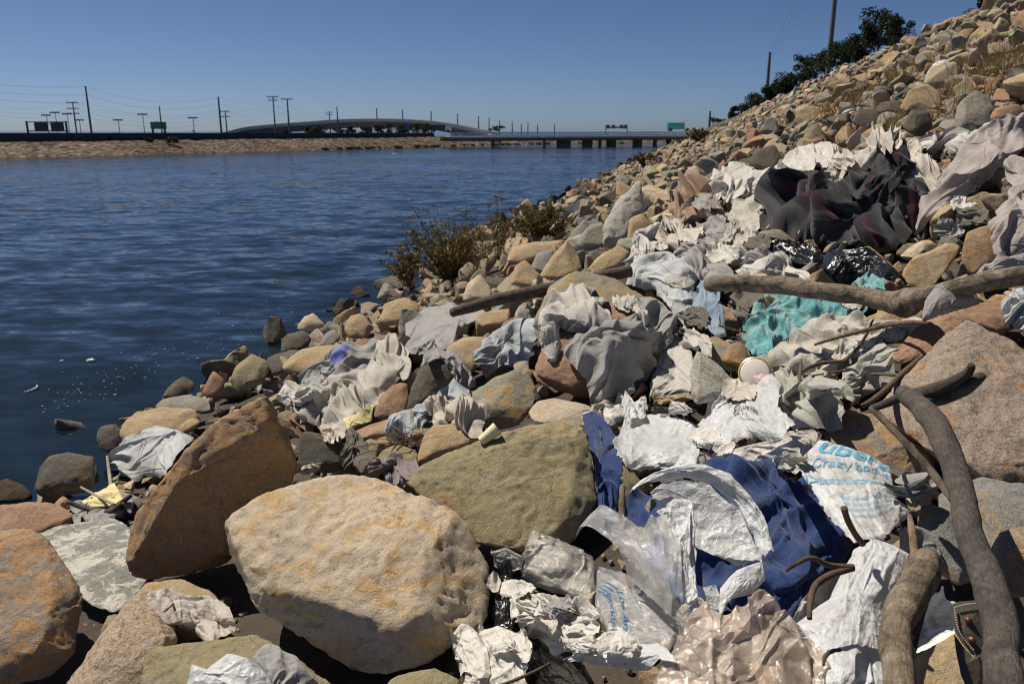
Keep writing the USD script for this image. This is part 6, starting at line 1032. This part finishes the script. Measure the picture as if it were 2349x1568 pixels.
# far bank greenery
cs = []; i0 = [int(i) for i in np.linspace(60, 118, 60)]
for i in i0:
    if rg.random() < .75: cs.append(fb[i]+np.r_[nrm[i]*rg.uniform(.1, .7)+rg.normal(size=2)*.4, .1])
obj('waterside_grass', leaves(cs, np.full(len(cs), .42), 9000, .12, rg, (1.6, 1, .55)), LEAF['md'], None, kind='stuff', label='low green growth along the waterline of the far bank', category='grass')
for x, y in ((240, 320), (181, 338), (335, 322), (395, 322), (733, 317), (95, 356), (190, 354), (1140, 323)):
    t = 92 if x < 500 else 130; b = at_depth(x, y, t); k = int(np.argmin(np.hypot(*(fb[:, :2]-b[:2]).T))); b = at_depth(x, y, fb[k, 1]+1.5); b[2] -= .1
    o = thing('bank_shrub', 'small green shrub growing on the stones of the far bank', 'shrub', 'small shrubs on the far bank', tuple(b)); obj('foliage', leaves([b+[0, 0, .2], b+[.5, 0, .1], b+[-.5, 0, .1]], [.45, .35, .35], 500, .1, rg), LEAF['md'], o, kind='stuff')
# foam and floating scraps on the water
M_foam = plain('foam_white', (.26, .28, .29), .6, .1, 40.0)
fv = []
for s in rg.random(170):
    x = 110+s*560+rg.normal()*30; y = 930-s*230+rg.normal()*(16+10*rg.random()); q = at_z(x, y, .012)
    if perp(q[0], q[1]) > -.25: continue
    r = rg.uniform(.002, .0075)*(1 if rg.random() < .94 else 1.8); a = np.linspace(0, 2*np.pi, 6, endpoint=False)+rg.random(); fv.append((np.vstack([q+np.c_[np.cos(a)*r*1.5, np.sin(a)*r, 0*a], q+[0, 0, r*.35]]), np.array([[i, (i+1) % 6, 6] for i in range(6)])))
obj('foam_flecks', cat_mesh(fv), M_foam, None, kind='stuff', label='flecks of white foam drifting on the dark water', category='foam')
def scrap(x, y, w, label, seed):
    q = at_z(x, y, .015); u = np.linspace(-1, 1, 9); U, V = np.meshgrid(u, u); r = w/FPX*q[1]*.5
    P_ = np.stack([U*r, V*r*.8, .02+.5*r*(meshkit.fbm(np.stack([U*1.5, V*1.5, U*0+seed], -1), 2, seed)-.4)], -1)+q; obj('floating_scrap', (P_.reshape(-1, 3), grid_faces(9, 9)[:, ::-1]), FM['bag'], None, smooth=True, label=label, category='litter')
scrap(208, 828, 18, 'bright white square scrap floating on the water', 1); scrap(141, 830, 8, 'tiny white scrap floating left of the bright square one', 2); scrap(905, 353, 9, 'small pale thing floating far out on the water', 5)
q = at_z(72, 890, .02); s = np.linspace(-1.1, 1.1, 14); r = .085; obj('feather', tube(np.c_[q[0]+np.cos(s)*r-.05, q[1]+np.sin(s)*r*1.6, np.full(14, .02)], .012*(1-.6*np.abs(s)/1.1), 6, flat=.4), FM['bag'], None, smooth=True, label='curved white feather floating near the left edge', category='feather')
for x, y, r in ((510, 835, 16), (570, 815, 14), (330, 958, 20), (830, 680, 20), (760, 712, 12), (870, 655, 14), (905, 640, 20), (280, 985, 16), (950, 615, 16), (620, 790, 14)):
    q = at_z(x, y, .0); rr = r/FPX*q[1]; v = blob(np.random.default_rng(x), 14)*rr; m = rough_stone(v+q, rr/6, rr*2, x % 50, 1.0, 2); obj('wet_stone', m, RM['wet'], None, smooth=True, label='dark wet weedy stone just breaking the water surface', category='stone', group='wet stones at the water line')
for j, (x, y, r) in enumerate([(850, 640, 10)]): pass
# jar
jt = hit(1735, 862)-.05; q = at_depth(1733, 858, jt); R_ = 37/FPX*jt
ax = np.array([-.34, -.78, .42]); ax /= np.linalg.norm(ax); M_jar = mat('amber_jar_plastic', {'p': ('principled_bsdf', {'base_color': (.52, .36, .10), 'roughness': .25, 'transmission_weight': .35}), 'g': ('geometry', {})}, [])
jar = thing('jar', 'amber plastic jar with a broken white lid lying by the teal shirt', 'jar', None, tuple(q))
obj('body', tube([q-ax*R_*1.5, q-ax*R_*1.35, q+ax*R_*.55, q+ax*R_*.62], [R_*.86, R_, R_, R_*.9], 40, up=(0, 0, 1), cap=False), M_jar, jar, smooth=35)
obj('base', tube([q-ax*R_*1.51, q-ax*R_*1.45], [R_*.85, R_*.85], 40), M_jar, jar, smooth=35)
lid_ = tube([q+ax*R_*.35, q+ax*R_*.60, q+ax*R_*.68], [R_*.88, R_*.86, R_*.70], 40); obj('lid', lid_, plain('white_plastic_lid', (.72, .66, .60), .4, .05, 30.0), jar, smooth=35)
sx = np.cross(ax, [0, 0, 1]); sx /= np.linalg.norm(sx); sy = np.cross(sx, ax); a = np.linspace(0, 2*np.pi, 18, endpoint=False); rr_ = R_*.36*(1+.25*np.sin(a*3+1)+.12*np.sin(a*5)); cc = q+ax*R_*.80+(-.36*sx*1-.40*sy)*R_
obj('lid_tear', (np.vstack([cc+np.cos(a)[:, None]*sx*rr_[:, None]+np.sin(a)[:, None]*sy*rr_[:, None], cc+ax*.006]), np.array([[i, (i+1) % 18, 18] for i in range(18)])), plain('lid_pink_foil', (.72, .55, .50), .5, .15, 120.0), jar)
# foam cup
ct = hit(1110, 1008)-.03; q = at_depth(1118, 1000, ct); e = at_depth(1152, 974, ct+.01); ax = (e-q)/np.linalg.norm(e-q); r = 15/FPX*ct
cup = thing('cup', 'pale yellow foam cup lying behind the olive slab', 'cup', None, tuple(q)); M_cup = plain('pale_yellow_foam', (.62, .58, .36), .6, .06, 40.0)
obj('cup_wall', tube([q-ax*r*1.3, q, q+ax*r*1.9, q+ax*r*1.95, q+ax*r*1.85, q-ax*r*1.1], [r*.72, r*.85, r*1.1, r*1.14, r*1.04, r*.66], 28, cap=False), M_cup, cup, smooth=40)
obj('cup_base', tube([q-ax*r*1.28, q-ax*r*1.1], [r*.71, r*.7], 28), plain('grey_green_band', (.25, .29, .22), .6, .1), cup, smooth=40)
# white pill-box cap on the stones, blue cigarette-size tube
q = at_depth(905, 1013, hit(905, 1013)-.02); obj('bottle_cap', tube([q, q+np.array([.01, -.03, .012])], [.016, .016], 18), plain('white_cap_plastic', (.7, .68, .62), .4, .04), None, smooth=40, label='small white screw cap among the dry twigs', category='bottle cap')
q = at_depth(884, 985, hit(884, 985)-.015); obj('pen', tube([q, q+np.array([.09, .03, .02])], [.007, .007], 10), plain('blue_tube', (.03, .10, .26), .4, .05), None, smooth=40, label='short blue tube lying by the yellow card', category='tube')
# leather boot strap with white stitching
boot = None
lt = 1.52
bt = thing('leather_boot', 'worn olive leather boot piece with white stitching at the bottom right', 'boot')
M_lea = plain('olive_leather', (.085, .075, .055), .55, .35, 14.0, .003, 120.0); M_st = plain('white_stitch', (.30, .28, .24), .8, .05); M_cop = plain('copper_rivet', (.12, .055, .03), .45, .4, 50.0, metallic=.8)
def plate(poly, t, th, m, name, parent, tilt=.5):
    a = np.array(pts(poly)); yb = a[:, 1].max(); d = t*(1+tilt*(yb-a[:, 1])/FPX); P_ = at_depth(a[:, 0], a[:, 1], d); bk = at_depth(a[:, 0], a[:, 1], d+th); c = a.mean(0); n = len(a)
    cf_ = at_depth(*c, t*(1+tilt*(yb-c[1])/FPX)-.006); cb = at_depth(*c, t*(1+tilt*(yb-c[1])/FPX)+th); i = np.arange(n); j = (i+1) % n
    f = np.vstack([np.c_[i, j, np.full(n, 2*n)], np.c_[i+n, np.full(n, 2*n+1), j+n], np.c_[i, i+n, j], np.c_[j, i+n, j+n]]); obj(name, (np.vstack([P_, bk, [cf_, cb]]), f), m, parent); return a, t, tilt, yb
A_ = plate('2180 1386 2200 1379 2232 1376 2258 1374 2262 1440 2250 1500 2232 1502 2208 1476 2190 1448', lt, .03, M_lea, 'flap', bt)
plate('2188 1452 2208 1480 2232 1506 2250 1504 2246 1560 2228 1600 2205 1550 2194 1500', lt+.03, .03, M_lea, 'strap', bt)
plate('2318 1372 2360 1366 2390 1365 2390 1470 2340 1490 2322 1440', lt+.02, .03, M_lea, 'side_panel', bt)
a = np.array(pts('2190 1392 2192 1412 2198 1440 2214 1468 2234 1490')); s = smooth_path(a, 60)
for k in range(0, 58, 3):
    p0, p1 = at_depth(*s[k], lt*(1+.5*(1502-s[k, 1])/FPX)-.0075), at_depth(*s[k+2], lt*(1+.5*(1502-s[k+2, 1])/FPX)-.0075); obj('stitch', tube([p0, (p0+p1)/2+(C0-p0)*.0012, p1], .0015, 6), M_st, bt, smooth=40)
s = smooth_path(np.array(pts('2194 1391 2215 1386 2246 1382')), 24)
for k in range(0, 22, 3):
    p0, p1 = at_depth(*s[k], lt*(1+.5*(1502-s[k, 1])/FPX)-.008), at_depth(*s[k+2], lt*(1+.5*(1502-s[k+2, 1])/FPX)-.008); obj('stitch', tube([p0, (p0+p1)/2+(C0-p0)*.0012, p1], .0015, 6), M_st, bt, smooth=40)
for x, y in ((2222, 1423), (2230, 1468)):
    q = at_depth(x, y, lt*(1+.5*(1502-y)/FPX)-.006); d = (C0-q)/np.linalg.norm(C0-q); obj('rivet', tube([q, q+d*.006, q+d*.008], [.007, .007, .003], 16, up=(0, .1, 1)), M_cop, bt, smooth=40)
